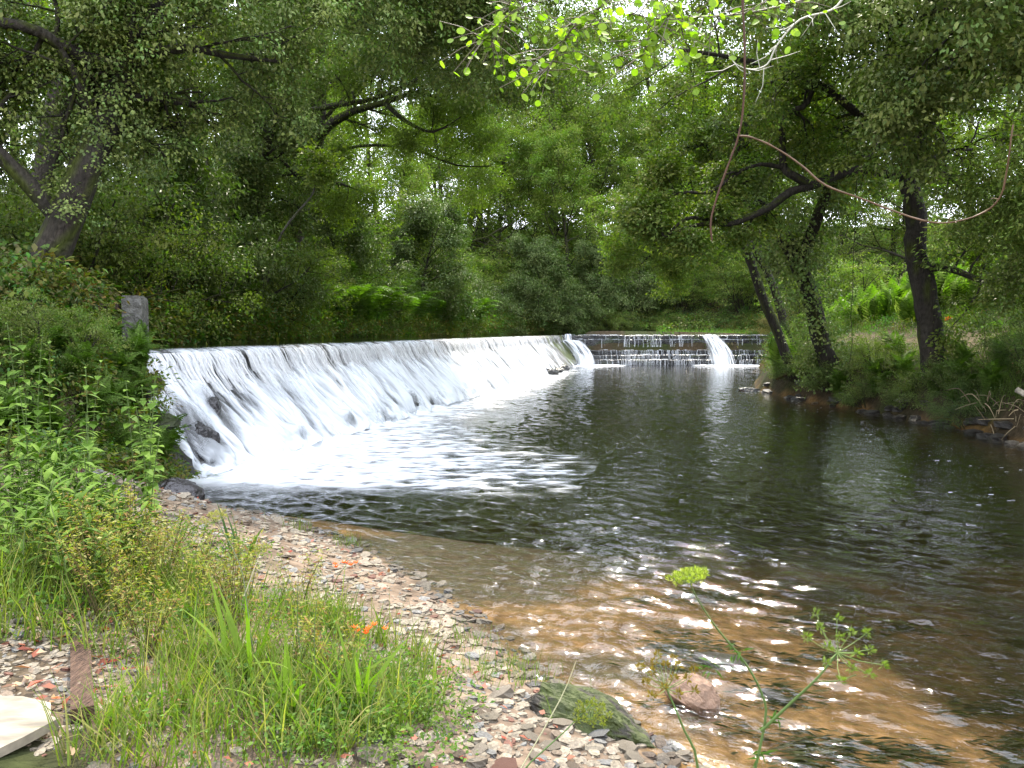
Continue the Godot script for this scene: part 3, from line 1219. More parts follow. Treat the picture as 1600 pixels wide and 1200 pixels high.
# a flat outline given a thickness, its front at z = 0 and its back at -depth
func extrude(poly: PackedVector2Array, depth: float, col: Color) -> ArrayMesh:
	if Geometry2D.is_polygon_clockwise(poly):
		poly.reverse()
	var v := PackedVector3Array()
	var n := PackedVector3Array()
	var cap := Geometry2D.triangulate_polygon(poly)
	for k in cap.size() / 3:
		var a := poly[cap[k * 3]]
		var b := poly[cap[k * 3 + 1]]
		var c := poly[cap[k * 3 + 2]]
		if (b - a).cross(c - a) > 0.0:
			var s := b
			b = c
			c = s
		for q in [a, b, c]:
			v.append(Vector3(q.x, q.y, 0))
			n.append(Vector3.BACK)
		for q in [a, c, b]:
			v.append(Vector3(q.x, q.y, -depth))
			n.append(Vector3.FORWARD)
	for k in poly.size():
		var a := poly[k]
		var b := poly[(k + 1) % poly.size()]
		var out := Vector3(b.y - a.y, a.x - b.x, 0).normalized()
		var f := [Vector3(a.x, a.y, 0), Vector3(b.x, b.y, 0), Vector3(b.x, b.y, -depth), Vector3(a.x, a.y, -depth)]
		for i in [0, 1, 2, 0, 2, 3]:
			v.append(f[i])
			n.append(out)
	# right the winding of the sides
	for k in v.size() / 3:
		if (v[k * 3 + 2] - v[k * 3]).cross(v[k * 3 + 1] - v[k * 3]).dot(n[k * 3]) < 0.0:
			var s := v[k * 3 + 1]
			v[k * 3 + 1] = v[k * 3 + 2]
			v[k * 3 + 2] = s
	var t := Tris.new()
	t.add(v, n, Transform3D.IDENTITY, col)
	return t.mesh()


# ---------------------------------------------------------------- trees that the picture names
func V(a: Array) -> Array:
	var out := []
	for k in a.size() / 3:
		out.append(Vector3(a[k * 3], a[k * 3 + 1], a[k * 3 + 2]))
	return out


func clad(l: Leaves, pts: Array, r: float, count: int, kind: String, size: float, t0 := 0.0, t1 := 1.0) -> void:
	var line := smooth_line(pts)
	for k in count:
		var f := lerpf(t0, t1, rng.randf()) * (line.size() - 1)
		var i := mini(int(f), line.size() - 2)
		var q: Vector3 = (line[i] as Vector3).lerp(line[i + 1], f - i)
		var d: Vector3 = (line[i + 1] - line[i]).normalized()
		var o := d.cross(rdir()).normalized()
		put_spray(l, kind, q + o * r * R(0.6, 1.5), o + Vector3(0, -0.5, 0) + rdir() * 0.4, size * R(0.7, 1.3))


func build_named_trees() -> void:
	var bark := Color(0.055, 0.047, 0.036)
	var brown := Color(0.06, 0.05, 0.038)
	# the leaning ivy-clad tree on the left
	var P := {"kids": [6, 6, 4], "ratio": 0.55, "spread": 0.95, "up": [0.0, 0.03, 0.0], "wob": 0.28, "spray": "holm", "size": 0.8, "per": 2, "twig": 0.008, "bark": bark, "moss": 0.2, "bias": Vector3(0.1, 0.25, -0.75)}
	var w := Tubes.new()
	var l := Leaves.new()
	var trunk := V([-7.6, 1.6, -12.4, -7.18, 2.73, -12.5, -6.77, 3.69, -12.6, -6.45, 4.68, -12.8, -6.28, 5.31, -13.0, -6.02, 5.89, -13.0, -5.91, 6.18, -13.0])
	limb(w, l, trunk, 0.32, 0.14, P, 6, 0.55, 1.3, 12)
	limb(w, l, V([-5.96, 6.13, -13.0, -6.44, 6.18, -12.7, -6.93, 6.45, -12.4, -7.25, 6.44, -12.0, -7.83, 6.5, -11.8, -8.6, 6.8, -11.4]), 0.12, 0.05, P, 8, 0.15, 1.5)
	limb(w, l, V([-5.96, 6.13, -13.0, -5.66, 6.32, -13.0, -5.09, 6.48, -13.2, -4.56, 6.45, -13.4, -4.12, 6.45, -13.6, -3.76, 6.46, -13.8]), 0.1, 0.025, P, 8, 0.2, 1.5)
	limb(w, l, V([-5.91, 6.18, -13.0, -5.84, 6.56, -13.0, -5.82, 7.21, -13.2, -5.78, 8.07, -13.4, -5.5, 9.2, -13.6]), 0.11, 0.04, P, 8, 0.1, 1.8)
	limb(w, l, V([-6.28, 5.31, -13.0, -6.45, 5.5, -12.8, -6.5, 5.87, -12.6, -6.63, 6.2, -12.4]), 0.1, 0.05, P, 5, 0.3, 1.4)
	limb(w, l, V([-6.77, 3.69, -12.6, -7.4, 4.6, -12.2, -8.2, 5.4, -12.0, -9.2, 6.0, -11.8]), 0.14, 0.05, P, 8, 0.3, 1.8)
	limb(w, l, V([-6.28, 5.31, -13.0, -6.45, 5.5, -12.8, -6.5, 5.87, -12.6, -6.63, 6.2, -12.4]), 0.1, 0.05, P, 5, 0.3, 1.4)
	limb(w, l, V([-6.77, 3.69, -12.6, -7.4, 4.6, -12.2, -8.2, 5.4, -12.0, -9.2, 6.0, -11.8]), 0.14, 0.05, P, 8, 0.3, 1.8)
	limb(w, l, V([-5.84, 6.56, -13.0, -4.9, 8.0, -13.4, -3.9, 8.9, -14.4, -2.8, 9.6, -15.8, -1.8, 10.2, -17.4]), 0.12, 0.03, P, 12, 0.25, 2.2)  # this limb and the next two are added to shade the near weir
	var P2 := P.duplicate()
	P2.merge({"bias": Vector3.ZERO, "per": 4, "size": 1.1}, true)
	limb(w, l, V([-5.78, 8.07, -13.4, -4.6, 9.6, -15.0, -3.6, 10.4, -17.2, -2.4, 10.8, -19.4, -1.0, 10.8, -21.6, 0.2, 10.5, -23.6]), 0.13, 0.03, P2, 22, 0.3, 2.5)
	limb(w, l, V([-5.6, 8.8, -13.5, -5.0, 10.4, -15.2, -4.4, 11.6, -17.6, -3.6, 12.2, -20.2, -2.8, 12.2, -22.8]), 0.12, 0.03, P2, 20, 0.3, 2.5)
	clad(l, trunk, 0.4, 150, "ivy", 0.7, 0.35, 1.0)
	tree_thing("leaning_tree", "dark leaning ivy-clad tree on the left bank forking above the concrete post", "tree", w, l, "glossy_leaf")
	# a tall tree added so that its unseen upper boughs shade the near weir
	P = {"kids": [6, 6, 4], "ratio": 0.55, "spread": 0.95, "up": [0.0, 0.03, 0.0], "wob": 0.28, "spray": "oak", "size": 1.05, "per": 3, "twig": 0.012, "bark": brown, "moss": 0.3}
	w = Tubes.new()
	l = Leaves.new()
	limb(w, l, V([-10.4, 2.4, -18.0, -10.2, 5.0, -18.1, -9.6, 8.0, -18.3, -8.8, 11.0, -18.6, -8.0, 13.6, -19.0]), 0.3, 0.16, P, 6, 0.7, 2.4, 11)
	limb(w, l, V([-9.0, 10.4, -18.5, -7.0, 11.8, -18.8, -4.8, 12.6, -19.4, -2.8, 12.8, -20.2, -1.2, 12.6, -21.2]), 0.16, 0.04, P, 18, 0.25, 2.5)
	limb(w, l, V([-8.6, 11.6, -18.7, -6.8, 13.0, -20.2, -4.8, 13.8, -21.8, -2.8, 14.0, -23.4, -1.0, 13.8, -25.0]), 0.15, 0.04, P, 18, 0.25, 2.5)
	limb(w, l, V([-8.2, 13.0, -19.0, -6.4, 14.0, -18.6, -4.4, 14.4, -18.4]), 0.12, 0.04, P, 10, 0.3, 2.4)
	tree_thing("added_shade_tree", "added tall tree behind the leaning ivy-clad tree, its unseen high boughs shading the weir", "tree", w, l, "leaf")
	# dark ivy bush-tree next to it
	P = {"kids": [6, 5, 4], "ratio": 0.55, "spread": 0.9, "up": [0.0, 0.03, 0.0], "wob": 0.28, "spray": "ivy", "size": 1.1, "per": 3, "twig": 0.012, "bark": bark}
	w = Tubes.new()
	l = Leaves.new()
	trunk = V([-8.5, 2.0, -26.0, -8.26, 3.6, -26.0, -8.0, 5.39, -26.0, -7.76, 7.16, -26.0, -7.33, 8.52, -26.0, -7.13, 9.29, -26.0])
	limb(w, l, trunk, 0.2, 0.07, P, 16, 0.35, 1.9)
	limb(w, l, V([-9.0, 4.4, -26.0, -8.58, 5.79, -26.0, -7.97, 6.76, -26.0]), 0.12, 0.06, P, 5, 0.3, 1.5)
	clad(l, trunk, 0.5, 160, "ivy", 1.3, 0.2, 1.0)
	tree_thing("ivy_tree", "dark short tree smothered in ivy on the left bank right of the leaning tree", "tree", w, l, "glossy_leaf")
	# the big mossy tree whose limbs arch to the right
	P = {"kids": [6, 6, 4], "ratio": 0.55, "spread": 0.9, "up": [0.0, 0.05, 0.0], "wob": 0.3, "spray": "ash", "size": 1.15, "per": 2, "twig": 0.014, "bark": brown, "moss": 0.4, "bias": Vector3(0, 0.3, -0.7)}
	w = Tubes.new()
	l = Leaves.new()
	var k := 32.0 / 26.0
	var far_of := func(a: Array) -> Array:
		var out := []
		for q in V(a):
			out.append(Vector3(q.x * k, 2.1 + (q.y - 2.1) * k, q.z * k))
		return out
	limb(w, l, [Vector3(-9.0, 2.8, -32)] + far_of.call([-6.57, 5.78, -26.0, -6.26, 6.96, -26.0, -6.04, 7.93, -26.0, -5.93, 8.9, -26.0, -6.02, 10.41, -26.5, -6.01, 12.16, -27.0, -5.88, 13.74, -27.0]), 0.36, 0.12, P, 14, 0.55, 2.6, 11)
	limb(w, l, far_of.call([-6.15, 7.64, -26.0, -5.63, 8.2, -25.5, -4.75, 8.55, -25.0, -3.72, 8.69, -24.5, -2.73, 8.83, -24.0, -1.96, 8.51, -23.5]), 0.2, 0.04, P, 10, 0.3, 1.9)
	limb(w, l, far_of.call([-6.85, 8.08, -25.0, -6.15, 8.37, -24.5, -5.11, 8.47, -24.0, -3.93, 8.51, -23.5, -2.97, 8.72, -23.0, -2.05, 8.91, -22.5, -1.84, 8.68, -22.0]), 0.13, 0.03, P, 9, 0.3, 1.7)
	limb(w, l, far_of.call([-5.92, 9.29, -26.0, -5.6, 9.91, -25.5, -4.54, 10.4, -25.0, -3.45, 10.34, -24.0, -2.26, 10.25, -23.0]), 0.16, 0.03, P, 11, 0.25, 2.0)
	limb(w, l, far_of.call([-5.95, 9.6, -26.2, -4.8, 10.8, -25.0, -3.4, 11.4, -24.0, -1.8, 11.6, -23.0, -0.2, 11.2, -22.0]), 0.15, 0.03, P, 16, 0.2, 2.4)
	limb(w, l, far_of.call([-2.73, 8.83, -24.0, -1.6, 9.4, -23.5, -0.4, 9.6, -23.0, 0.8, 9.2, -22.5]), 0.07, 0.02, P, 12, 0.1, 1.9)
	limb(w, l, far_of.call([-6.31, 6.49, -25.0, -5.62, 6.53, -24.5, -5.05, 6.31, -24.0, -4.58, 6.1, -23.5]), 0.1, 0.04, P, 5, 0.5, 1.0)
	limb(w, l, far_of.call([-5.93, 8.9, -26.0, -6.9, 9.8, -25.5, -7.6, 10.6, -25.0, -7.9, 11.8, -24.5]), 0.16, 0.05, P, 8, 0.3, 2.2)
	for q in [[-5.8, 8.6, -26.0, -4.4, 9.6, -25.4, -2.6, 9.9, -24.8, -0.8, 9.5, -24.2], [-6.0, 7.4, -26.0, -4.6, 7.6, -25.2, -3.0, 7.4, -24.6, -1.6, 6.8, -24.0, -0.6, 6.7, -23.6], [-5.9, 10.2, -26.4, -4.6, 11.6, -25.6, -3.2, 12.3, -25.0, -1.6, 12.4, -24.6], [-6.4, 6.6, -25.8, -7.6, 8.0, -25.0, -8.4, 9.8, -24.4, -8.6, 11.6, -24.0], [-3.72, 8.69, -24.5, -3.0, 8.0, -23.9, -2.2, 7.6, -23.4, -1.4, 7.9, -23.0]]:
		limb(w, l, far_of.call(q), R(0.06, 0.11), 0.02, P, 5, 0.5, 1.2, 7)
	tree_thing("mossy_tree", "tall mossy tree on the left slope with long limbs arching right over the pond", "tree", w, l, "leaf")
	# slim poles
	var poles := [
		[[-9.6, 3.0, -28.4, -8.4, 7.54, -28.0, -8.24, 9.22, -28.0, -8.27, 10.88, -28.0, -8.27, 12.95, -28.0, -8.28, 15.6, -28.0], 0.16, "straight slim grey trunk behind the ivy-smothered tree"],
		[[-10.2, 4.0, -30.0, -9.59, 9.28, -30.0, -9.59, 11.51, -30.0, -9.68, 13.72, -30.0, -9.7, 16.0, -30.0], 0.08, "thinner pale trunk just left of the straight slim one"],
		[[-8.3, 4.2, -24.0, -8.82, 7.39, -24.0, -9.04, 8.02, -24.0, -9.38, 9.01, -24.0, -9.6, 11.0, -24.0], 0.07, "thin sapling leaning left in the bright gap beside the leaning tree"],
		[[-6.5, 3.4, -22.0, -6.08, 4.63, -22.0, -5.6, 5.45, -22.5, -5.46, 5.88, -23.0, -5.27, 6.6, -23.0], 0.035, "thin yellowish stick leaning right under the mossy tree"],
	]
	P = {"kids": [6, 4, 3], "ratio": 0.5, "spread": 0.8, "up": [0.1, 0.1, 0.05], "wob": 0.25, "spray": "alder", "size": 1.1, "per": 3, "twig": 0.01, "bark": Color(0.12, 0.11, 0.09), "moss": 0.25}
	for q in poles:
		w = Tubes.new()
		l = Leaves.new()
		limb(w, l, V(q[0]), q[1], (q[1] as float) * 0.5, P, 6 if q[1] > 0.05 else 2, 0.75, 1.6 if q[1] > 0.05 else 0.4)
		tree_thing("slim_tree", q[2], "tree", w, l, "leaf")
	# right bank: the leaning alder
	P = {"kids": [6, 5, 4], "ratio": 0.55, "spread": 0.9, "up": [0.05, 0.06, 0.0], "wob": 0.3, "spray": "alder", "size": 1.0, "per": 3, "twig": 0.01, "bark": Color(0.05, 0.043, 0.032), "moss": 0.2}
	w = Tubes.new()
	l = Leaves.new()
	limb(w, l, V([9.1, 0.6, -26.2, 8.71, 1.09, -26.0, 8.35, 2.0, -26.0, 7.82, 3.2, -26.0, 7.4, 4.39, -26.0, 6.98, 5.19, -26.0, 6.67, 5.78, -26.0, 6.53, 6.27, -26.0, 6.43, 7.01, -26.3, 6.28, 8.07, -26.6, 6.25, 9.57, -27.0, 6.12, 11.37, -27.0]), 0.18, 0.06, P, 9, 0.72, 1.8, 10)
	limb(w, l, V([6.99, 5.09, -26.0, 6.63, 5.36, -25.8, 6.25, 5.9, -25.5, 6.08, 6.48, -25.5, 6.09, 7.63, -25.5]), 0.11, 0.04, P, 4, 0.75, 1.1)
	tree_thing("leaning_alder", "slender bare-trunked alder on the right bank leaning left over the river", "tree", w, l, "leaf")
	# the ivy-clad trunk beside it
	P = {"kids": [6, 5, 4], "ratio": 0.55, "spread": 0.95, "up": [0.0, 0.0, -0.03], "wob": 0.3, "spray": "oak", "size": 1.0, "per": 3, "twig": 0.01, "bark": bark}
	w = Tubes.new()
	l = Leaves.new()
	trunk = V([9.45, 0.6, -24.0, 9.05, 1.54, -24.0, 8.67, 2.93, -24.0, 8.31, 3.85, -24.0, 7.9, 4.79, -24.2, 7.29, 5.64, -24.4, 6.87, 6.05, -24.6, 6.73, 6.73, -24.8, 6.95, 7.9, -25.0, 7.2, 9.57, -25.0, 7.36, 11.42, -25.0])
	limb(w, l, trunk, 0.28, 0.1, P, 14, 0.6, 2.2, 11)
	limb(w, l, V([8.31, 3.85, -24.0, 8.6, 5.2, -23.6, 8.9, 6.6, -23.0, 9.0, 8.2, -22.5]), 0.2, 0.07, P, 8, 0.4, 1.8)
	clad(l, trunk, 0.62, 420, "ivy", 1.15, 0.02, 0.75)
	clad(l, V([8.31, 3.85, -24.0, 8.6, 5.2, -23.6, 8.9, 6.6, -23.0]), 0.5, 110, "ivy", 1.2)
	tree_thing("ivy_clad_tree", "thick ivy-clad tree bending left on the right bank beside the leaning alder", "tree", w, l, "glossy_leaf")
	# the dark trunk with the crooked limbs
	P = {"kids": [6, 6, 4], "ratio": 0.56, "spread": 0.95, "up": [0.0, 0.0, -0.04], "wob": 0.32, "spray": "oak", "size": 0.85, "per": 2, "twig": 0.008, "bark": bark, "moss": 0.1, "bias": Vector3(0, 0.35, -0.6)}
	w = Tubes.new()
	l = Leaves.new()
	limb(w, l, V([10.35, 0.5, -20.1, 10.22, 1.3, -20.0, 10.08, 2.33, -20.0, 9.86, 3.41, -20.0, 9.68, 4.02, -20.0, 9.69, 4.78, -20.0, 9.51, 5.53, -20.0, 9.49, 6.29, -20.0, 9.59, 6.89, -20.0, 9.71, 8.08, -20.0, 9.8, 9.85, -20.0, 9.83, 11.8, -20.0]), 0.31, 0.15, P, 14, 0.55, 2.8, 12)
	limb(w, l, V([9.47, 5.84, -20.0, 8.93, 5.8, -19.8, 8.23, 5.82, -19.6, 7.56, 5.69, -19.4, 6.9, 5.4, -19.2, 6.32, 5.22, -19.0, 5.83, 4.87, -18.8, 5.35, 4.63, -18.6, 4.8, 4.42, -18.4, 4.19, 4.4, -18.2, 3.59, 4.24, -18.0, 3.18, 4.13, -18.0]), 0.15, 0.025, P, 5, 0.5, 0.7, 8)
	limb(w, l, V([6.9, 5.4, -19.2, 6.39, 5.58, -19.0, 6.17, 5.76, -19.0, 6.05, 6.25, -18.8, 6.0, 6.69, -18.6, 6.19, 6.91, -18.5, 6.46, 7.05, -18.4, 6.6, 7.8, -18.2]), 0.1, 0.05, P, 6, 0.6, 1.4)
	limb(w, l, V([6.17, 5.76, -19.0, 5.6, 5.8, -18.8, 5.11, 5.64, -18.6, 4.71, 5.51, -18.4]), 0.06, 0.02, P, 2, 0.7, 0.6)
	limb(w, l, V([4.8, 4.42, -18.4, 4.42, 4.48, -18.3, 3.86, 4.51, -18.0, 3.55, 4.35, -17.8, 3.31, 4.1, -17.6, 3.18, 4.12, -17.6, 3.14, 4.59, -17.6]), 0.05, 0.02, P, 3, 0.5, 0.6)
	limb(w, l, V([5.11, 5.64, -18.6, 4.39, 5.14, -18.5, 3.92, 5.1, -18.3, 3.44, 4.99, -18.0, 3.14, 4.75, -17.8, 2.7, 4.52, -17.6]), 0.045, 0.015, P, 4, 0.4, 0.7)
	limb(w, l, V([9.3, 6.41, -20.0, 8.71, 6.6, -19.7, 7.9, 7.0, -19.2, 6.6, 7.6, -18.6, 5.0, 7.9, -18.2, 3.4, 8.0, -17.8]), 0.14, 0.03, P, 14, 0.2, 2.0)
	limb(w, l, V([9.6, 7.2, -20.0, 8.6, 8.2, -18.6, 7.0, 8.8, -17.2, 5.2, 9.0, -16.2, 3.6, 8.8, -15.6]), 0.15, 0.03, P, 14, 0.2, 2.2)
	limb(w, l, V([9.93, 3.48, -20.0, 10.13, 3.58, -19.8, 10.46, 3.44, -19.4, 10.83, 3.2, -19.0, 11.4, 3.3, -18.6]), 0.11, 0.04, P, 6, 0.4, 1.3)
	limb(w, l, V([9.7, 7.6, -20.0, 10.4, 8.6, -18.6, 10.6, 9.2, -16.8, 10.2, 9.4, -15.0]), 0.15, 0.04, P, 11, 0.25, 2.2)
	limb(w, l, V([9.75, 8.4, -20.0, 8.6, 9.6, -19.5, 6.6, 10.8, -19.5, 4.6, 11.4, -19.5, 2.8, 11.4, -19.5]), 0.13, 0.03, P, 11, 0.25, 2.2)
	tree_thing("crooked_tree", "thick dark tree on the right bank with crooked limbs reaching left over the river", "tree", w, l, "leaf")
	# canopy overhead on the right, nearer than the crooked tree
	P = {"kids": [6, 6, 5], "ratio": 0.56, "spread": 0.95, "up": [0.0, 0.0, -0.03], "wob": 0.3, "spray": "holm", "size": 1.0, "per": 4, "twig": 0.008, "bark": bark, "moss": 0.1}
	w = Tubes.new()
	l = Leaves.new()
	limb(w, l, V([12.2, 0.6, -13.0, 12.1, 3.0, -13.0, 11.9, 5.0, -13.1, 11.6, 7.2, -13.2, 11.4, 9.4, -13.4]), 0.38, 0.2, P, 9, 0.5, 2.6, 10)
	limb(w, l, V([11.9, 5.0, -13.1, 10.6, 6.2, -13.0, 9.0, 6.7, -12.8, 7.4, 6.9, -12.6, 6.0, 6.7, -12.4]), 0.15, 0.04, P, 14, 0.2, 2.0)
	limb(w, l, V([11.8, 5.8, -13.1, 11.0, 7.2, -14.2, 9.8, 7.9, -15.4, 8.6, 8.2, -16.6, 7.6, 8.3, -17.6]), 0.15, 0.04, P, 14, 0.2, 2.0)
	limb(w, l, V([11.6, 7.2, -13.2, 10.0, 8.2, -12.6, 8.2, 8.6, -12.0, 6.4, 8.5, -11.4]), 0.13, 0.04, P, 12, 0.2, 2.0)
	limb(w, l, V([12.0, 4.4, -13.1, 11.2, 5.0, -14.2, 10.8, 5.2, -15.4, 10.6, 5.0, -16.4]), 0.1, 0.03, P, 9, 0.2, 1.6)
	limb(w, l, V([11.4, 9.4, -13.4, 10.0, 10.4, -14.6, 8.4, 10.8, -16.4, 7.0, 10.8, -18.4]), 0.13, 0.04, P, 16, 0.15, 2.3)  # this high limb and the next are added to shade the canopy below
	limb(w, l, V([11.4, 9.2, -13.4, 12.4, 10.2, -15.4, 12.6, 10.6, -17.6, 12.0, 10.6, -19.6]), 0.13, 0.04, P, 16, 0.15, 2.3)
	tree_thing("overhanging_tree", "deep-shaded tree at the right edge whose dark canopy hangs over the top right corner", "tree", w, l, "glossy_leaf")
	# pale leafy boughs in front of it, lower
	P = {"kids": [5, 5, 4], "ratio": 0.55, "spread": 0.9, "up": [0.0, 0.0, -0.06], "wob": 0.25, "spray": "ash", "size": 0.9, "per": 3, "twig": 0.005, "bark": Color(0.1, 0.085, 0.06)}
	w = Tubes.new()
	l = Leaves.new()
	limb(w, l, V([9.9, 0.3, -11.4, 9.8, 2.0, -11.4, 9.4, 3.4, -11.6, 8.8, 4.3, -11.9, 8.0, 4.8, -12.2]), 0.06, 0.015, P, 9, 0.45, 1.3, 7)
	limb(w, l, V([9.8, 2.0, -11.4, 9.6, 3.5, -12.0, 9.1, 4.3, -12.8, 8.4, 4.9, -13.4]), 0.04, 0.015, P, 8, 0.4, 1.2, 7)
	tree_thing("ash_sapling", "pale feathery sapling leaning in from the right edge under the dark canopy", "tree", w, l, "soft_leaf")
	# sunlit boughs with yellow-green leaves, hanging low over the far half of the river
	P = {"kids": [5, 5, 4], "ratio": 0.55, "spread": 0.9, "up": [0.0, 0.0, -0.06], "wob": 0.3, "spray": "hazel", "size": 0.85, "per": 3, "twig": 0.008, "bark": bark}
	w = Tubes.new()
	l = Leaves.new()
	limb(w, l, V([10.6, 0.8, -31.0, 9.8, 3.6, -31.0, 8.8, 5.4, -31.0, 7.6, 6.6, -30.6, 6.2, 7.0, -30.0, 4.8, 6.6, -29.6, 3.8, 5.8, -29.4]), 0.17, 0.03, P, 13, 0.45, 1.5, 9)
	limb(w, l, V([8.8, 5.4, -31.0, 7.2, 5.6, -30.6, 5.6, 5.2, -30.2, 4.6, 4.4, -30.0]), 0.09, 0.02, P, 10, 0.3, 1.4)
	limb(w, l, V([9.2, 4.8, -31.0, 9.0, 7.0, -31.0, 8.6, 9.2, -31.4, 7.8, 11.0, -32.0]), 0.12, 0.04, P, 9, 0.3, 2.0)
	tree_thing("sunlit_maple", "sunlit yellow-green tree behind the leaning alder with boughs low over the river", "tree", w, l, "soft_leaf")


func build_near_hangings() -> void:
	# the brown vine
	var w := Tubes.new()
	var col := Color(0.055, 0.024, 0.012)
	var a := smooth_line(V([1.62, 6.2, -6.1, 1.62, 4.69, -6.0, 1.63, 4.42, -6.0, 1.65, 4.07, -6.0, 1.65, 3.71, -6.0, 1.62, 3.49, -6.0, 1.56, 3.31, -6.0, 1.48, 3.08, -6.0, 1.43, 2.88, -6.0, 1.44, 2.74, -6.0]), 4)
	w.tube(a, tapered(a.size(), 0.0092, 0.0065), 7, col, 0.5, 0.0, rng)
	a = smooth_line(V([1.62, 3.48, -6.0, 1.71, 3.47, -6.0, 1.86, 3.39, -5.95, 2.03, 3.26, -5.9, 2.17, 3.1, -5.8, 2.36, 3.0, -5.7, 2.57, 2.89, -5.6, 2.7, 2.82, -5.5, 2.82, 2.79, -5.4, 2.97, 2.83, -5.3, 3.03, 2.91, -5.2, 3.04, 3.06, -5.15, 3.03, 3.24, -5.1, 3.04, 3.34, -5.1]), 4)
	w.tube(a, tapered(a.size(), 0.0072, 0.005), 7, Color(0.085, 0.048, 0.024), 0.55, 0.0, rng)
	for k in 14:
		var q: Vector3 = a[rng.randi_range(2, a.size() - 2)]
		var e := q + rdir() * R(0.02, 0.07)
		w.tube([q, q.lerp(e, 0.6) + rdir() * 0.006, e], [0.004, 0.0025, 0.0012], 4, Color(0.1, 0.06, 0.03))
	tag(part("hanging_vine", w.mesh(), mats.stem), "bare brown vine hanging from above with one branch looping to the right", "vine")
	# alder twigs with round leaves against the sky
	var twigs := [
		[[2.9, 5.3, -6.6, 2.59, 4.76, -6.5, 2.3, 4.64, -6.5, 1.96, 4.55, -6.5, 1.59, 4.46, -6.4, 1.33, 4.42, -6.3, 1.08, 4.37, -6.2, 0.83, 4.37, -6.1], 0.014, 120, "long leafy alder twig with round leaves reaching left beside the hanging vine"],
		[[0.5, 5.2, -5.9, 0.17, 4.52, -5.8, 0.04, 4.35, -5.8, -0.04, 4.24, -5.8, -0.13, 4.15, -5.8, -0.2, 4.08, -5.8], 0.008, 84, "leftmost short alder twig with bright round leaves at the top"],
		[[1.2, 5.2, -6.1, 0.81, 4.6, -6.0, 0.63, 4.38, -6.0, 0.45, 4.25, -6.0, 0.32, 4.07, -6.0, 0.23, 3.89, -6.0], 0.009, 110, "longest drooping alder twig of bright round leaves in the top middle"],
		[[1.6, 5.2, -6.1, 1.26, 4.56, -6.0, 1.09, 4.29, -6.0, 1.0, 4.16, -6.0, 0.91, 4.03, -6.0], 0.008, 80, "short alder twig of round leaves left of the hanging vine"],
	]
	var leaf := Leaves.new()
	var rim := []
	for i in 9:
		var an := TAU * i / 9.0
		rim.append(Vector3(sin(an) * 0.5 * (0.95 + 0.1 * (i % 2)), 0.05 * absf(sin(an)), 0.5 - 0.5 * cos(an)))
	for i in 9:
		var p: Vector3 = rim[i]
		var q: Vector3 = rim[(i + 1) % 9]
		var mid := Vector3(0, 0.0, 0.5)
		leaf.quad(mid, q, p, mid, Color.WHITE)
	var lm := leaf_mesh(leaf)
	var tone := []
	for c in [Color(0.17, 0.24, 0.022), Color(0.13, 0.19, 0.02), Color(0.22, 0.29, 0.035), Color(0.1, 0.15, 0.018)]:
		var m: StandardMaterial3D = mats.soft_leaf.duplicate()
		m.vertex_color_use_as_albedo = false
		m.albedo_color = (c as Color).linear_to_srgb()
		m.backlight = Color((c as Color) * 2.6, 1.0)
		tone.append(m)
	for t in twigs:
		w = Tubes.new()
		var line := smooth_line(V(t[0]), 4)
		w.tube(line, tapered(line.size(), t[1], 0.002), 5, Color(0.1, 0.085, 0.06), 0.2, 0.0, rng)
		var root := thing("alder_twig", t[3], "branch", Vector3.ZERO)
		var n: int = t[2]
		var spots := []
		for k in n:
			var f := lerpf(0.25, 1.0, (k + rng.randf()) / n) * (line.size() - 1)
			var i := mini(int(f), line.size() - 2)
			var q: Vector3 = (line[i] as Vector3).lerp(line[i + 1], f - i)
			if k % 2 == 0:
				var e := q + Vector3(R(-0.35, 0.35), R(-0.32, 0.14), R(-0.3, 0.3))
				w.tube([q, q.lerp(e, 0.5) + Vector3(0, 0.02, 0), e], [0.004, 0.003, 0.002], 4, Color(0.11, 0.09, 0.06))
				spots.append(e)
				spots.append(q.lerp(e, 0.6))
			else:
				spots.append(q)
		part("twig", w.mesh(), mats.stem, root)
		for q in spots:
			var o := part("leaf", lm, tone[rng.randi() % 4], root)
			var s := R(0.035, 0.068)
			var d := Vector3(R(-1, 1), R(-1.0, 0.2), R(-0.6, 0.6))
			o.transform = Transform3D(facing(d, (Vector3(R(-0.7, 0.7), 0.7, R(-0.6, 0.9))).normalized()).scaled(Vector3(s, s, s)), q)
	# bare lichen-grey twig
	w = Tubes.new()
	var main := smooth_line(V([3.6, 5.9, -8.1, 3.19, 5.32, -8.0, 3.02, 5.11, -8.0, 2.72, 5.02, -8.0, 2.51, 4.79, -8.0, 2.42, 4.61, -8.0, 2.27, 4.56, -8.0, 2.12, 4.61, -8.0, 2.03, 4.73, -8.0]), 4)
	w.tube(main, tapered(main.size(), 0.014, 0.004), 5, Color(0.3, 0.29, 0.22), 0.2, 0.0, rng)
	for k in 16:
		var q: Vector3 = main[rng.randi_range(6, main.size() - 2)]
		var e := q + rdir() * R(0.1, 0.35)
		w.tube([q, q.lerp(e, 0.5) + rdir() * 0.03, e], [0.006, 0.004, 0.002], 4, Color(0.3, 0.29, 0.22))
	tag(part("bare_twig", w.mesh(), mats.stem), "bare grey curved twig hanging at the top right of the vine", "branch")
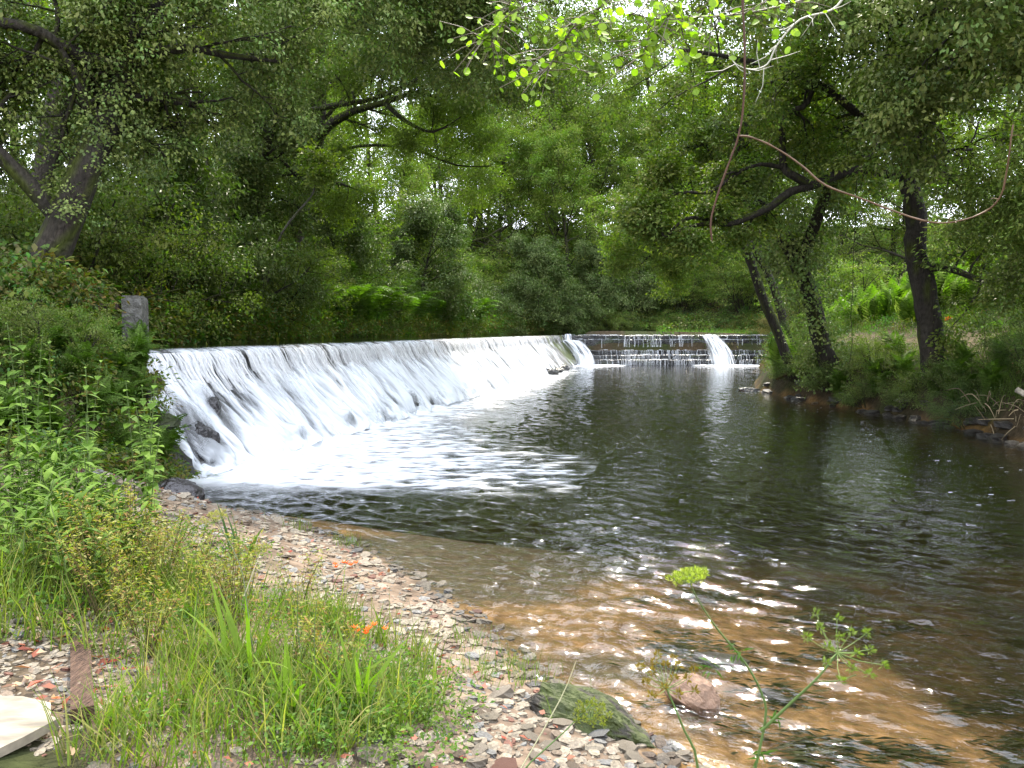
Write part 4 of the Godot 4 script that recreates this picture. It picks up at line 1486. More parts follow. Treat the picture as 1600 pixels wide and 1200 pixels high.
	# strands of ivy hanging from the crooked tree
	for q in [[8.0, 5.8, 1.3, -19.5, "long thin ivy strand hanging between the ivy-clad tree and the crooked tree"], [11.0, 3.6, 1.6, -19.2, "short ivy strand hanging right of the crooked tree over the path"]]:
		w = Tubes.new()
		var l := Leaves.new()
		var pts := []
		for i in 9:
			pts.append(Vector3((q[0] as float) + R(-0.04, 0.04), lerpf(q[1], q[2], i / 8.0), (q[3] as float) + R(-0.04, 0.04)))
		w.tube(pts, tapered(9, 0.012, 0.008), 4, Color(0.05, 0.035, 0.025))
		clad(l, pts, 0.08, 34, "ivy", 0.42, 0.25, 1.0)
		tree_thing("ivy_strand", q[4], "ivy", w, l, "glossy_leaf", "", "foliage")


# ---------------------------------------------------------------- trees and bushes from a few kinds
func build_kinds() -> void:
	var bark := Color(0.055, 0.046, 0.035)
	var base := {"kids": [8, 6, 4], "ratio": 0.55, "spread": 0.95, "up": [0.0, 0.06, 0.03], "wob": 0.25, "size": 1.2, "per": 3, "twig": 0.016, "bark": bark, "moss": 0.3}
	var kind := func(spray: String, more := {}) -> Dictionary:
		var p := base.duplicate()
		p.spray = spray
		p.merge(more, true)
		return p
	proto.oak_tree = make_tree("oak_tree", 13.0, 0.26, 0.14, 4.3, 19, kind.call("oak", {"per": 2, "size": 1.35}), "leaf", Vector3(0.1, 0, 0.05))
	proto.alder_tree = make_tree("alder_tree", 17.0, 0.2, 0.16, 3.4, 24, kind.call("alder", {"per": 2, "size": 1.35}), "leaf", Vector3(0.06, 0, -0.03))
	proto.leafy_tree = make_tree("leafy_tree", 11.0, 0.18, 0.15, 3.6, 19, kind.call("hazel", {"per": 2, "size": 1.3}), "soft_leaf", Vector3(-0.05, 0, 0.08))
	proto.laurel_tree = make_tree("laurel_tree", 7.0, 0.13, 0.08, 2.9, 19, kind.call("laurel", {"hang": 0.25}), "glossy_leaf", Vector3(0.15, 0, 0.1))
	proto.laurel_bush = make_bush("laurel_bush", 2.9, 1.9, 13, kind.call("laurel", {"kids": [5, 5, 3], "size": 0.85, "twig": 0.006}), "glossy_leaf")
	proto.leafy_bush = make_bush("leafy_bush", 2.6, 2.0, 14, kind.call("holm", {"kids": [5, 5, 3], "size": 0.8, "twig": 0.006, "hang": 0.35}), "leaf")
	proto.bramble = make_bush("bramble", 1.5, 1.7, 13, kind.call("bramble", {"kids": [5, 4, 3], "size": 0.75, "twig": 0.004, "hang": 0.3}), "leaf")
	proto.heath_bush = make_bush("heath_bush", 1.8, 1.4, 13, kind.call("fine", {"kids": [5, 5, 3], "size": 0.8, "twig": 0.005}), "leaf")
	proto.hazel_bush = make_bush("hazel_bush", 3.4, 1.9, 13, kind.call("hazel", {"kids": [5, 5, 3], "size": 0.9, "twig": 0.007}), "soft_leaf")
	proto.dry_bush = make_bush("dry_bush", 1.2, 1.1, 10, kind.call("dry", {"kids": [5, 4, 3], "size": 0.7, "twig": 0.004}), "soft_leaf")
	var green := Color(0.095, 0.155, 0.03)
	var fine := [frond(1.0, 19, 0.24, green, true, 0.42), frond(1.0, 18, 0.27, green * 0.9, true, 0.6), frond(1.0, 20, 0.22, green * 1.15, true, 0.5)]
	var plain := [frond(1.0, 20, 0.24, green, false, 0.5), frond(1.0, 18, 0.27, green * 1.1, false, 0.65)]
	var pale := [frond(1.0, 18, 0.34, Color(0.15, 0.24, 0.035), false, 0.4), frond(1.0, 16, 0.38, Color(0.18, 0.26, 0.04), false, 0.55)]
	proto.fern = make_fern("fern", fine, 11, 0.95, 0.9)
	proto.drooping_fern = make_fern("drooping_fern", plain, 9, 1.35, 0.55)
	proto.bracken = make_fern("bracken", pale, 9, 1.25, 1.2)


func plant_all(list: Array) -> void:
	var first := {}
	for q in list:
		var k: String = q[0]
		var at := on_ground(q[1], -(q[2] as float), 0.08)
		if q.size() > 6:
			at.y += q[6]
		var s: float = (q[3] as float) * R(0.94, 1.06)
		var turn := R(0.0, TAU)
		var o: Node3D
		if not first.has(k) and not (proto[k] as Node3D).has_meta("label"):
			o = proto[k]
			first[k] = true
			o.position = at
			o.rotation.y = turn
			o.scale = Vector3(s, s, s)
			tag(o, q[4], "")
		else:
			o = dup(proto[k], at, turn, s, q[4])
		if q.size() > 5 and q[5]:
			o.set_meta("group", q[5])
		if not o.has_meta("category"):
			o.set_meta("category", {"bramble": "bramble", "fern": "fern"}.get(k, "bush"))


# things that only their place tells apart get their place, counted from the left
func count_from_left(list: Array) -> void:
	var same := {}
	for q in list:
		if q.size() > 5:
			same.get_or_add(q[4], []).append(q)
	for k in same:
		var row: Array = same[k]
		row.sort_custom(func(a, b): return a[1] / a[2] < b[1] / b[2])
		if row.size() < 2:
			continue
		for i in row.size():
			row[i][4] = "%s, %s from the left of %s like it" % [k, ["first", "second", "third", "fourth", "fifth", "sixth", "seventh", "eighth", "ninth", "tenth", "eleventh", "twelfth", "thirteenth", "fourteenth", "fifteenth", "sixteenth", "seventeenth", "eighteenth", "nineteenth", "twentieth"][mini(i, 19)], row.size()]


func build_woods() -> void:
	var far := "trees on the slopes beyond the river"
	var slope := "trees high on the left slope"
	var right := "trees beyond the path on the right bank"
	var edge := "bushes along the pond's left bank"
	var list := [
		# left slope
		["oak_tree", -12.5, 19.5, 1.0, "broad green tree behind the leaning ivy-clad tree at the left edge"],
		["oak_tree", -15.5, 29.0, 0.9, "broad tree filling the gap left of the slim grey trunk"],
		["alder_tree", -12.2, 34.0, 1.0, "tall light-green tree behind the straight slim trunk"],
		["alder_tree", -22.0, 42.0, 1.1, "tall tree high on the left slope", slope],
		["alder_tree", -11.5, 46.0, 1.05, "tall tree high on the left slope", slope],
		["oak_tree", -8.5, 39.0, 0.85, "broad tree behind the long limbs of the mossy tree"],
		["alder_tree", -8.0, 52.0, 1.05, "tall light-green tree above the far ferns of the left bank"],
		["oak_tree", -14.0, 56.0, 1.2, "broad-crowned tree high on the left slope", slope],
		["oak_tree", -4.5, 60.0, 1.1, "broad green tree rising above the corner of the two weirs"],
		["leafy_tree", -10.0, 29.5, 0.7, "pale bright tree in the sunny gap right of the ivy-smothered tree"],
		["leafy_tree", -13.0, 38.0, 0.9, "pale bright tree high behind the slim trunks"],
		["leafy_tree", -5.4, 46.0, 0.75, "pale green small tree below the mossy tree's limbs"],
		["laurel_tree", -8.7, 20.0, 0.8, "dark glossy small tree at the pond edge under the leaning tree"],
		["laurel_tree", -7.2, 36.5, 0.85, "bluish dark small tree in the middle of the pond's left bank"],
		["laurel_tree", -5.0, 43.0, 0.85, "bluish dark small tree near the far end of the pond's left bank"],
		["laurel_tree", -3.3, 49.5, 0.75, "dark small tree leaning over the pond above the mossy end of the long weir"],
		["laurel_tree", 2.6, 56.0, 0.85, "dark glossy tree hanging over the corner cascade"],
		["laurel_tree", 6.5, 59.5, 0.7, "dark glossy rounded tree behind the middle of the stepped weir"],
		["laurel_bush", 4.6, 57.0, 1.05, "dark bush leaning over the crest left of the middle of the stepped weir"],
		["laurel_bush", 9.0, 59.8, 1.2, "dark bluish bush behind the right-hand cascade"],
		["laurel_bush", 3.2, 56.0, 0.8, "low dark bush at the water behind the corner cascade"],
		["leafy_bush", 7.0, 57.4, 0.8, "low dark bush at the water behind the middle of the stepped weir"],
		["leafy_bush", 10.6, 57.9, 0.7, "low dark bush at the water behind the right-hand cascade"],
		["laurel_bush", 0.6, 54.8, 1.1, "dark bush with drooping twigs at the left end of the stepped weir"],
		# far side
		["leafy_tree", 1.5, 66.0, 1.0, "light green tree in the middle distance above the corner cascade"],
		["oak_tree", 5.0, 72.0, 1.05, "broad tree on the far slope", far],
		["leafy_tree", 9.5, 66.0, 0.85, "bright willow-like tree behind the stepped weir under the crooked limbs"],
		["leafy_tree", 14.5, 66.0, 0.9, "bright tree upstream at the river bend seen left of the leaning alder"],
		["alder_tree", 0.0, 80.0, 1.2, "tall tree on the far slope", far],
		["alder_tree", 10.0, 82.0, 1.2, "tall tree on the far slope", far],
		["oak_tree", 18.0, 78.0, 1.25, "broad tree on the far slope", far],
		["alder_tree", 27.0, 80.0, 1.2, "tall tree on the far slope", far],
		["oak_tree", -18.0, 78.0, 1.25, "broad tree on the far slope", far],
		["oak_tree", 36.0, 76.0, 1.25, "broad tree on the far slope", far],
		["alder_tree", 4.0, 92.0, 1.25, "tall tree on the far slope", far],
		["oak_tree", 13.0, 96.0, 1.35, "broad tree on the far slope", far],
		["oak_tree", -5.0, 96.0, 1.35, "broad tree on the far slope", far],
		["alder_tree", -12.0, 88.0, 1.25, "tall tree on the far slope", far],
		["alder_tree", 22.0, 92.0, 1.3, "tall tree on the far slope", far],
		["oak_tree", 30.0, 96.0, 1.4, "broad tree on the far slope", far],
		["oak_tree", -22.0, 94.0, 1.4, "broad tree on the far slope", far],
		["oak_tree", 44.0, 90.0, 1.4, "broad tree on the far slope", far],
		["oak_tree", 7.0, 76.0, 1.0, "broad tree on the far slope", far],
		["alder_tree", -3.0, 74.0, 1.35, "tall tree on the far slope", far],
		["alder_tree", 3.5, 70.0, 1.3, "tall leafy tree in the middle rising over the corner of the weirs"],
		["oak_tree", 8.5, 88.0, 1.6, "broad tree on the far slope", far],
		["alder_tree", 8.0, 72.0, 1.3, "tall leafy tree in the middle left of the crooked limbs"],
		["oak_tree", 15.0, 84.0, 1.6, "broad tree on the far slope", far],
		["leafy_tree", 4.5, 80.0, 1.1, "pale tree on the far slope between the broad ones"],
		["leafy_tree", 14.0, 74.0, 1.1, "pale tree on the far slope above the right-hand cascade"],
		["leafy_tree", -2.0, 70.0, 1.1, "pale tree on the far slope above the mossy weir end"],
		["oak_tree", 29.5, 52.0, 1.15, "broad tree beyond the path", right],
		["leafy_tree", 27.0, 59.0, 1.35, "large pale tree beyond the path seen right of the crooked trunk"],
		["oak_tree", 23.5, 50.0, 0.9, "broad tree beyond the path", right],
		["alder_tree", 38.0, 62.0, 1.2, "tall tree beyond the path", right],
		["oak_tree", 37.0, 48.0, 1.1, "broad tree beyond the path", right],
		["oak_tree", -28.0, 46.0, 1.2, "broad-crowned tree high on the left slope", slope],
		["alder_tree", -17.5, 62.0, 1.2, "tall tree high on the left slope", slope],
		["alder_tree", -30.0, 72.0, 1.2, "tall tree on the far slope", far],
		["hazel_bush", 12.5, 61.0, 1.0, "light bush on the far bank above the right-hand cascade"],
		["hazel_bush", 16.5, 58.5, 1.1, "light green bush at the right end of the stepped weir"],
		["dry_bush", 15.6, 52.3, 1.1, "straw-coloured dry growth at the right end of the stepped weir"],
		["dry_bush", 17.0, 51.5, 1.2, "straw-coloured dry growth behind the leaning alder's foot"],
		["hazel_bush", 6.8, 64.0, 1.1, "pale bush between the dark trees behind the stepped weir"],
		["oak_tree", -1.5, 64.0, 0.85, "bushy green tree left of the pale middle-distance tree"],
		["leafy_tree", 4.0, 62.5, 1.0, "pale bushy tree standing right above the corner cascade"],
		["oak_tree", 11.5, 70.0, 0.95, "bushy green tree behind the crooked limbs"],
		["leafy_tree", -6.0, 66.0, 1.15, "tall pale bushy tree behind the far bushes of the left bank"],
		["oak_tree", 2.0, 74.0, 1.1, "broad tree on the far slope", far],
		["leafy_tree", 18.0, 70.0, 1.2, "pale bushy tree beyond the river bend behind the leaning alder"],
		["leafy_tree", 12.0, 62.5, 0.7, "small pale tree on the far bank over the right-hand cascade"],
		["hazel_bush", -3.6, 55.0, 1.2, "pale bush above the mossy end of the long weir"],
		# right bank
		["bramble", 9.3, 25.2, 0.55, "bramble over the bare bank between the alder and the ivy-clad tree"],
		["bramble", 9.2, 23.6, 0.5, "bramble over the bare bank in front of the ivy-clad trunk's foot"],
		["bramble", 9.05, 26.2, 0.5, "bramble hanging to the water at the leaning alder's foot"],
		["bramble", 9.3, 21.6, 0.5, "bramble hanging to the water right of the ivy-clad trunk"],
		["bramble", 9.6, 20.0, 0.5, "bramble hanging to the water left of the crooked trunk"],
		["heath_bush", 9.75, 17.6, 0.5, "fine-leaved growth hanging over the stones below the crooked trunk"],
		["bramble", 12.2, 19.0, 0.7, "bramble right of the crooked trunk beside the path"],
		["bramble", 12.4, 16.5, 0.7, "bramble at the right edge beside the path"],
		["oak_tree", 22.0, 30.0, 0.8, "shady tree at the right edge behind the crooked tree"],
		["leafy_tree", 17.5, 54.0, 0.9, "sunlit small tree between the ivy-clad tree and the crooked tree"],
		["leafy_tree", 23.0, 57.0, 1.1, "sunlit tree beyond the path", right],
		["oak_tree", 30.0, 55.0, 1.1, "broad tree beyond the path", right],
		["oak_tree", 24.0, 66.0, 1.2, "broad tree beyond the path", right],
		["alder_tree", 36.0, 55.0, 1.1, "tall tree beyond the path", right],
		["alder_tree", 18.0, 58.0, 1.0, "tall tree beyond the path", right],
		["hazel_bush", 15.5, 37.5, 0.9, "pale leafy bush beyond the path left of the crooked trunk"],
		["hazel_bush", 23.5, 42.0, 1.1, "pale leafy bush beyond the bracken at the right edge"],
		["hazel_bush", 16.2, 45.5, 0.9, "pale leafy bush seen between the leaning alder and the ivy-clad tree"],
		["heath_bush", 11.2, 30.5, 0.8, "small fine-leaved bush at the path between the two right-hand trunks"],
		["leafy_bush", 9.7, 21.8, 0.42, "small dark bush on the bank below the ivy-clad trunk"],
		["bramble", 9.55, 24.6, 0.62, "bramble tumbling down the bank around the ivy-clad trunk"],
		["bramble", 10.1, 18.4, 0.55, "bramble at the foot of the crooked trunk above the stones"],
		["bramble", 10.6, 15.8, 0.6, "bramble at the right edge above the tangle of dry stems"],
		["bramble", 9.9, 22.9, 0.5, "bramble between the ivy-clad trunk and the crooked trunk"],
		["heath_bush", 11.2, 17.4, 0.6, "fine grassy bush in shade right of the crooked trunk"],
		["heath_bush", 11.3, 14.6, 0.62, "fine grassy bush low at the right edge"],
		# left bank of the pond, from near to far
		["leafy_bush", -8.2, 15.0, 1.0, "dark bush hanging over the pond behind the concrete post", edge],
		["leafy_bush", -8.3, 17.6, 1.1, "dark bush hanging over the pond", edge],
		["laurel_bush", -8.4, 20.6, 1.05, "glossy bush hanging over the pond", edge],
		["leafy_bush", -8.4, 23.6, 1.15, "dark bush hanging over the pond", edge],
		["laurel_bush", -8.2, 26.8, 1.0, "glossy bush hanging over the pond", edge],
		["leafy_bush", -7.8, 30.0, 1.05, "dark bush hanging over the pond", edge],
		["heath_bush", -7.9, 34.0, 1.3, "fine yellowish heath bush among the ferns of the left bank"],
		["leafy_bush", -6.6, 37.8, 0.9, "dark bush hanging over the pond", edge],
		["heath_bush", -5.9, 41.0, 1.3, "olive heath bush above the hanging ferns"],
		["leafy_bush", -3.9, 46.0, 0.95, "dark bush hanging over the pond", edge],
		["bramble", -10.6, 16.2, 1.15, "bramble thicket behind the gate beam"],
		["bramble", -9.6, 14.0, 1.0, "bramble thicket left of the gate beam"],
		["hazel_bush", -10.6, 23.0, 0.85, "pale leafy bush on the slope above the dark bank bushes"],
		["heath_bush", -9.8, 27.0, 1.2, "fine brownish heath on the slope under the pale tree"],
		["bramble", -9.7, 31.0, 1.2, "bramble bank below the mossy tree"],
		["heath_bush", -8.9, 36.0, 1.5, "fine green heath on the slope below the mossy tree's limbs"],
		["hazel_bush", -9.2, 41.0, 1.1, "pale leafy bush high on the slope behind the bluish tree"],
		["bramble", -13.0, 24.0, 1.4, "bramble mound on the left slope"],
		["hazel_bush", -14.0, 31.0, 1.2, "pale bush on the left slope behind the slim trunks"],
		["heath_bush", -17.0, 38.0, 1.6, "fine heath mound high on the left slope"],
		["leafy_bush", -7.0, 55.0, 1.2, "dark bush under the tall far tree of the left bank"],
		["hazel_bush", -2.0, 57.0, 1.1, "light bush above the pond behind the corner of the weirs"],
	]
	count_from_left(list)
	plant_all(list)
	# ferns
	var hang := "drooping ferns along the pond's left bank"
	var bank := "ferns on the shaded right bank"
	var sunny := "sunlit bracken beyond the path"
	var ferns := []
	for q in [[-7.6, 31.5, 1.2], [-7.0, 33.0, 1.3], [-6.6, 34.8, 1.3], [-6.2, 36.5, 1.25], [-5.6, 38.5, 1.3], [-5.1, 40.5, 1.3], [-4.6, 42.2, 1.25], [-3.9, 44.0, 1.3], [-3.3, 45.8, 1.2], [-2.6, 47.5, 1.2], [-7.6, 35.5, 1.2], [-6.0, 40.0, 1.2], [-7.9, 28.6, 1.0], [-7.9, 22.2, 0.8]]:
		ferns.append(["drooping_fern", (q[0] as float) + 0.35, q[1], (q[2] as float) * 1.3, "large fern drooping over the dark pond below the bluish trees", hang, 0.75])
	for q in [[9.0, 27.6, 0.9], [9.3, 26.6, 0.8], [9.2, 22.9, 0.8], [9.55, 21.4, 0.9], [9.9, 20.6, 0.8], [9.95, 19.2, 0.75], [10.0, 18.4, 0.95], [10.2, 17.4, 0.8], [10.5, 19.0, 0.8], [10.2, 21.8, 0.9], [9.4, 24.9, 0.8], [10.9, 18.2, 0.7], [10.9, 16.9, 0.7]]:
		ferns.append(["fern", (q[0] as float) - 0.1, q[1], (q[2] as float) * 1.3, "green fern on the shaded right bank near the dark trunks", bank, 0.0])
	for k in 80:
		var d := R(25.5, 38.0)
		var x := R(12.6, 0.64 * d)
		ferns.append(["bracken", x, d, R(1.0, 1.55), "bright sunlit bracken beyond the path on the right bank", sunny, 0.0])
	ferns.append(["bracken", 8.95, 27.2, 1.0, "bright fern at the foot of the leaning alder overhanging the water", "", 0.35])
	ferns.append(["bracken", 9.1, 28.4, 1.0, "bright fern behind the leaning alder's foot in front of the stepped weir", "", 0.2])
	# the ferny mound at the near end of the long weir
	plant_all(ferns)
	ferns = []
	var mound := "ferns on the mound by the near end of the long weir"
	for k in 34:
		var x := R(-6.1, -4.75)
		var z := -R(8.0, 11.3)
		if k < 12:
			x = R(-5.9, -4.8)
			z = -R(8.0, 9.0)
		elif k < 22:
			x = R(-5.3, -4.75)
			z = -R(8.8, 11.2)
		var y := ground(x, z)
		var lie := Vector3(ground(x - 0.1, z) - ground(x + 0.1, z), 0.2, ground(x, z - 0.1) - ground(x, z + 0.1)).normalized()
		var up := (Vector3.UP + lie * Vector3(1, 0.4, 1) * 0.9).normalized()
		if not (proto.fern as Node3D).has_meta("label"):
			continue
		var o := dup(proto.fern, Vector3(x, y - 0.04, z), 0.0, 1.0, "green fern on the mound by the wing wall", mound)
		o.basis = facing(Vector3(R(-1, 1), 0.1, R(-1, 1)), up).scaled(Vector3.ONE * R(0.6, 0.85))
		o.set_meta("category", "fern")
	plant_all(ferns)
	var more := [
		["bramble", -7.2, 11.3, 0.4, "low bramble on the mound between the ferns and the concrete post"],
		["bramble", -6.6, 11.6, 0.32, "low bramble right on top of the wing wall"],
		["bramble", -8.2, 10.6, 0.6, "low bramble on the mound at the left edge"],
		["leafy_bush", -6.3, 8.9, 0.42, "dark bush in the shade below the mound's ferns"],
		["leafy_bush", -5.4, 9.6, 0.3, "small dark bush at the shaded foot of the wing wall"],
		["heath_bush", -7.4, 9.9, 0.6, "fine green bush on the mound at the left edge below the bramble"],
	]
	plant_all(more)
	for q in [[-5.3, 1.72, -11.75], [-5.75, 1.75, -11.7], [-5.15, 1.5, -11.45], [-5.5, 1.7, -11.3], [-6.2, 1.75, -11.8]]:
		var o := dup(proto.fern, Vector3(q[0], q[1], q[2]), R(0, TAU), R(0.55, 0.72), "green fern at the foot of the concrete post, covering the end of the weir", "ferns at the foot of the concrete post")
		o.set_meta("category", "fern")
	# undergrowth over the slopes and the right bank: too much to count
	var mm := {}
	for kind in ["bramble", "fine", "holm", "herb"]:
		mm[kind] = []
	for k in 30000:
		var x := R(-32, 34)
		var z := -R(9, 92)
		if absf(x) > 0.66 * -z + 2.0:
			continue
		var g := land(x, z)
		if g.y < 0.25 or g.z < 0.15 or (z > -12.0 and x > -5.6 and x < 8.0) or (g.y < 2.5 and g.z < 2.5 and x < 8.0):
			continue
		if x > 8.0 and absf(g.y - 2.6) < 1.0 and rng.randf() < 0.85:
			continue
		var near := absf(z) < 36.0
		var kind: String = ["bramble", "fine", "holm", "bramble"][rng.randi() % 4]
		if x > 8.0:
			kind = ["fine", "herb", "fine", "bramble"][rng.randi() % 4]
		var s := R(0.8, 1.6) * (1.0 if near else 1.8)
		if x > 8.0:
			s *= 0.7
		if kind == "herb":
			s *= 1.8
		var b := facing(Vector3(R(-1, 1), R(0.0, 0.6), R(-1, 1)), Vector3.UP).scaled(Vector3(s, s, s))
		mm[kind].append(Transform3D(b, Vector3(x, g.x + R(0.0, 0.35) * s, z)))
	# a fringe hanging over the pond's edge and on the flanks of the mound
	for k in 12000:
		var m := high_pool.size()
		var i := rng.randi_range(3, m - 2)
		var p := high_pool[i].lerp(high_pool[i + 1], rng.randf()) + Vector2(R(-0.9, 0.5), R(-0.6, 0.6))
		if k % 6 == 0:
			p = Vector2(R(-7.0, -4.55), R(-11.6, -7.9))
		var g := land(p.x, p.y)
		if g.z < -0.35 or g.y < 0.0:
			continue
		var s := R(0.8, 1.5) * (0.6 if k % 6 == 0 else 1.0)
		var b := facing(Vector3(R(-0.3, 1), R(-0.6, 0.3), R(-1, 1)), Vector3.UP).scaled(Vector3(s, s, s))
		mm[["bramble", "holm", "fine", "holm"][rng.randi() % 4]].append(Transform3D(b, Vector3(p.x, (g.x + R(0.0, 0.14)) if k % 6 == 0 else (maxf(g.x, POND) + R(0.05, 0.75) * s), p.y)))
	for kind in mm:
		scatter("undergrowth", kind, mm[kind], "leaf", {"bramble": "low bramble leaves covering the wooded slopes", "fine": "fine low herbs and heath covering the banks", "holm": "dark ivy leaves covering the wooded slopes", "herb": "small bright herbs covering the right bank"}[kind])


func scatter(called: String, kind: String, list: Array, m: String, label: String) -> void:
	if list.is_empty():
		return
	var l := Leaves.new()
	l.add(sprays[kind][0], Transform3D.IDENTITY, 0)
	l.add(sprays[kind][1], Transform3D(Basis(Vector3.UP, 2.0), Vector3(0.1, -0.05, 0.1)), 2)
	var mi := MultiMesh.new()
	mi.transform_format = MultiMesh.TRANSFORM_3D
	mi.use_colors = true
	mi.mesh = leaf_mesh(l)
	mi.instance_count = list.size()
	for i in list.size():
		mi.set_instance_transform(i, list[i])
		var c := Color(R(0.7, 1.5), R(0.75, 1.35), R(0.7, 1.3))
		mi.set_instance_color(i, c)
	var o := MultiMeshInstance3D.new()
	o.name = numbered(called)
	o.multimesh = mi
	o.material_override = mats[m]
	add_child(o)
	tag(o, label, "undergrowth", "", "stuff")


# ---------------------------------------------------------------- the gravel
func build_gravel() -> void:
	var kinds := []
	for k in 9:
		kinds.append(stone_tris(200 + k, 7, 6, 0.05))
	var tones := [
		[Color(0.32, 0.265, 0.19), "pale pinkish flat pebble on the gravel spit"],
		[Color(0.38, 0.315, 0.235), "cream-coloured flat pebble on the gravel spit"],
		[Color(0.23, 0.17, 0.115), "brown flat pebble on the gravel spit"],
		[Color(0.22, 0.21, 0.19), "grey flat pebble on the gravel spit"],
		[Color(0.19, 0.085, 0.055), "rust-red flat pebble on the gravel spit"],
	]
	var all := []
	var tries := 0
	while all.size() < 9500 and tries < 60000:
		tries += 1
		var d := 2.6 + 7.6 * pow(rng.randf(), 1.35)
		var x := R(-0.62 * d, minf(1.3, 0.4 * d))
		if tries % 9 == 0:
			d = R(2.9, 4.6)
			x = R(-2.7, -1.7)
		var g := land(x, -d)
		if g.y < -0.16 or tries % 9 and g.y > 2.3 + 1.0 * na.get_noise_2d(x * 12.0, d * 12.0):
			continue
		if g.y > 0.9 and d < 5.4 and x < -0.6 and x > -1.7 and rng.randf() < 0.8:
			continue
		var s := 0.01 + 0.045 * pow(rng.randf(), 3.0)
		if tries % 9 == 0:
			s = minf(s, 0.026)
		elif rng.randf() < 0.012:
			s = R(0.055, 0.1)
		all.append([s / d, Vector3(x, g.x, -d), s])
	all.sort_custom(func(a, b): return a[0] > b[0])
	var meshes := []
	for k in kinds:
		var t := Tris.new()
		t.add(k[0], k[1], Transform3D.IDENTITY, Color.WHITE)
		meshes.append(t.mesh())
	var look := []
	for t in tones:
		var m: StandardMaterial3D = mats.stone.duplicate()
		m.vertex_color_use_as_albedo = false
		m.albedo_color = (t[0] as Color).linear_to_srgb()
		look.append(m)
	var rest := Tris.new()
	for i in all.size():
		var q: Array = all[i]
		var s: float = q[2]
		var b := Basis.from_euler(Vector3(R(-0.3, 0.3), R(0, TAU), R(-0.3, 0.3))).scaled_local(Vector3(s * R(0.9, 1.5), s * R(0.25, 0.5), s * R(0.7, 1.1)))
		var p: Vector3 = q[1]
		p.y += s * 0.12
		var tone := rng.randi() % 5
		if tone == 4 and rng.randf() < 0.6:
			tone = 2
		if rng.randf() < 0.45:
			tone = 0
		if i < 300:
			var o := part("pebble", meshes[i % 9], look[tone])
			tag(o, tones[tone][1], "pebble", (tones[tone][1] as String).replace(" on the gravel spit", "s").replace("pebbles", "pebbles of the gravel spit"))
			o.transform = Transform3D(b, p)
		else:
			var k: Array = kinds[i % 9]
			var c: Color = tones[tone][0]
			if p.y < 0.03:
				c *= 0.5
			rest.add(k[0], k[1], Transform3D(b, p), c * R(0.75, 1.25))
	tag(part("gravel", rest.mesh(), mats.stone), "small stones and grit of the gravel spit", "gravel", "", "stuff")
	# fallen leaves, red-brown
	var l := Leaves.new()
	for k in 800:
		var d := 2.7 + 7.0 * pow(rng.randf(), 1.2)
		var x := R(-0.6 * d, minf(1.0, 0.3 * d))
		var g := land(x, -d)
		if g.y < 0.05 or g.y > 2.4:
			continue
		var c: Color = [Color(0.28, 0.07, 0.04), Color(0.22, 0.09, 0.05), Color(0.33, 0.12, 0.07), Color(0.3, 0.2, 0.1)][rng.randi() % 4] * R(0.7, 1.2)
		c.a = 1.0
		var up := (Vector3.UP + rdir() * 0.5).normalized()
		l.leaf(Vector3(x, g.x + R(0.01, 0.03), -d), Vector3(R(-1, 1), R(-0.1, 0.2), R(-1, 1)), up, R(0.03, 0.065), R(0.018, 0.036), c, R(-0.2, 0.3))
	for k in 160:
		var x := R(-2.4, -1.6)
		var z := -R(2.9, 4.3)
		var c: Color = [Color(0.3, 0.1, 0.06), Color(0.26, 0.15, 0.09), Color(0.42, 0.28, 0.16), Color(0.34, 0.25, 0.17)][rng.randi() % 4] * R(0.7, 1.2)
		c.a = 1.0
		l.leaf(Vector3(x, ground(x, z) + R(0.005, 0.03), z), Vector3(R(-1, 1), R(-0.1, 0.3), R(-1, 1)), (Vector3.UP + rdir() * 0.6).normalized(), R(0.03, 0.08), R(0.015, 0.045), c, R(-0.3, 0.4))
	tag(part("leaf_litter", leaf_mesh(l), mats.petal), "red-brown fallen leaves strewn over the gravel spit", "fallen leaves", "", "stuff")
	# dark stones lying in the shallows
	var sub := "dark stones under the shallow water in front"
	for k in 6:
		var x := R(0.9, 4.6)
		var d := R(2.9, 6.6)
		var g := land(x, -d)
		if g.y > -0.25:
			continue
		var s := R(0.05, 0.15)
		var o := tag(part("sunken_stone", meshes[k % 9], mats.get_or_add("sunken", weedy_stone())), "dark weedy stone lying under the shallow water at the bottom right", "stone", sub) as MeshInstance3D
		o.transform = Transform3D(Basis.from_euler(Vector3(R(-0.2, 0.2), R(0, TAU), 0)).scaled_local(Vector3(s * 1.5, s * 0.4, s * 0.9)), Vector3(x, g.x + s * 0.1, -d))
	# dark water weed streaming over the sand
	l = Leaves.new()
	for k in 300:
		var x := R(0.8, 5.0)
		var d := R(2.7, 7.2)
		var g := land(x, -d)
		if g.y > -0.35 or na.get_noise_2d(x * 26.0, d * 40.0) < 0.02:
			continue
		for i in 40:
			var p := Vector3(x + rng.randfn() * 0.13, g.x + R(0.0, 0.03), -d + rng.randfn() * 0.07)
			var c := Color(0.035, 0.036, 0.012) * R(0.6, 1.6)
			c.a = 1.0
			l.leaf(p, Vector3(1, R(-0.05, 0.3), R(0.1, 0.8)), (Vector3.UP + rdir() * 0.5).normalized(), R(0.05, 0.14), R(0.008, 0.02), c, R(-0.2, 0.2))
	tag(part("water_weed", leaf_mesh(l), mats.leaf), "dark water weed lying over the sandy bed at the bottom right", "water weed", "", "stuff")
	# stones along the right bank and under the wing wall
	var along := "dark stones along the foot of the right bank"
	var line := [[8.6, 28.4], [8.9, 23.0], [9.65, 18.0], [9.55, 15.5], [9.4, 11.0]]
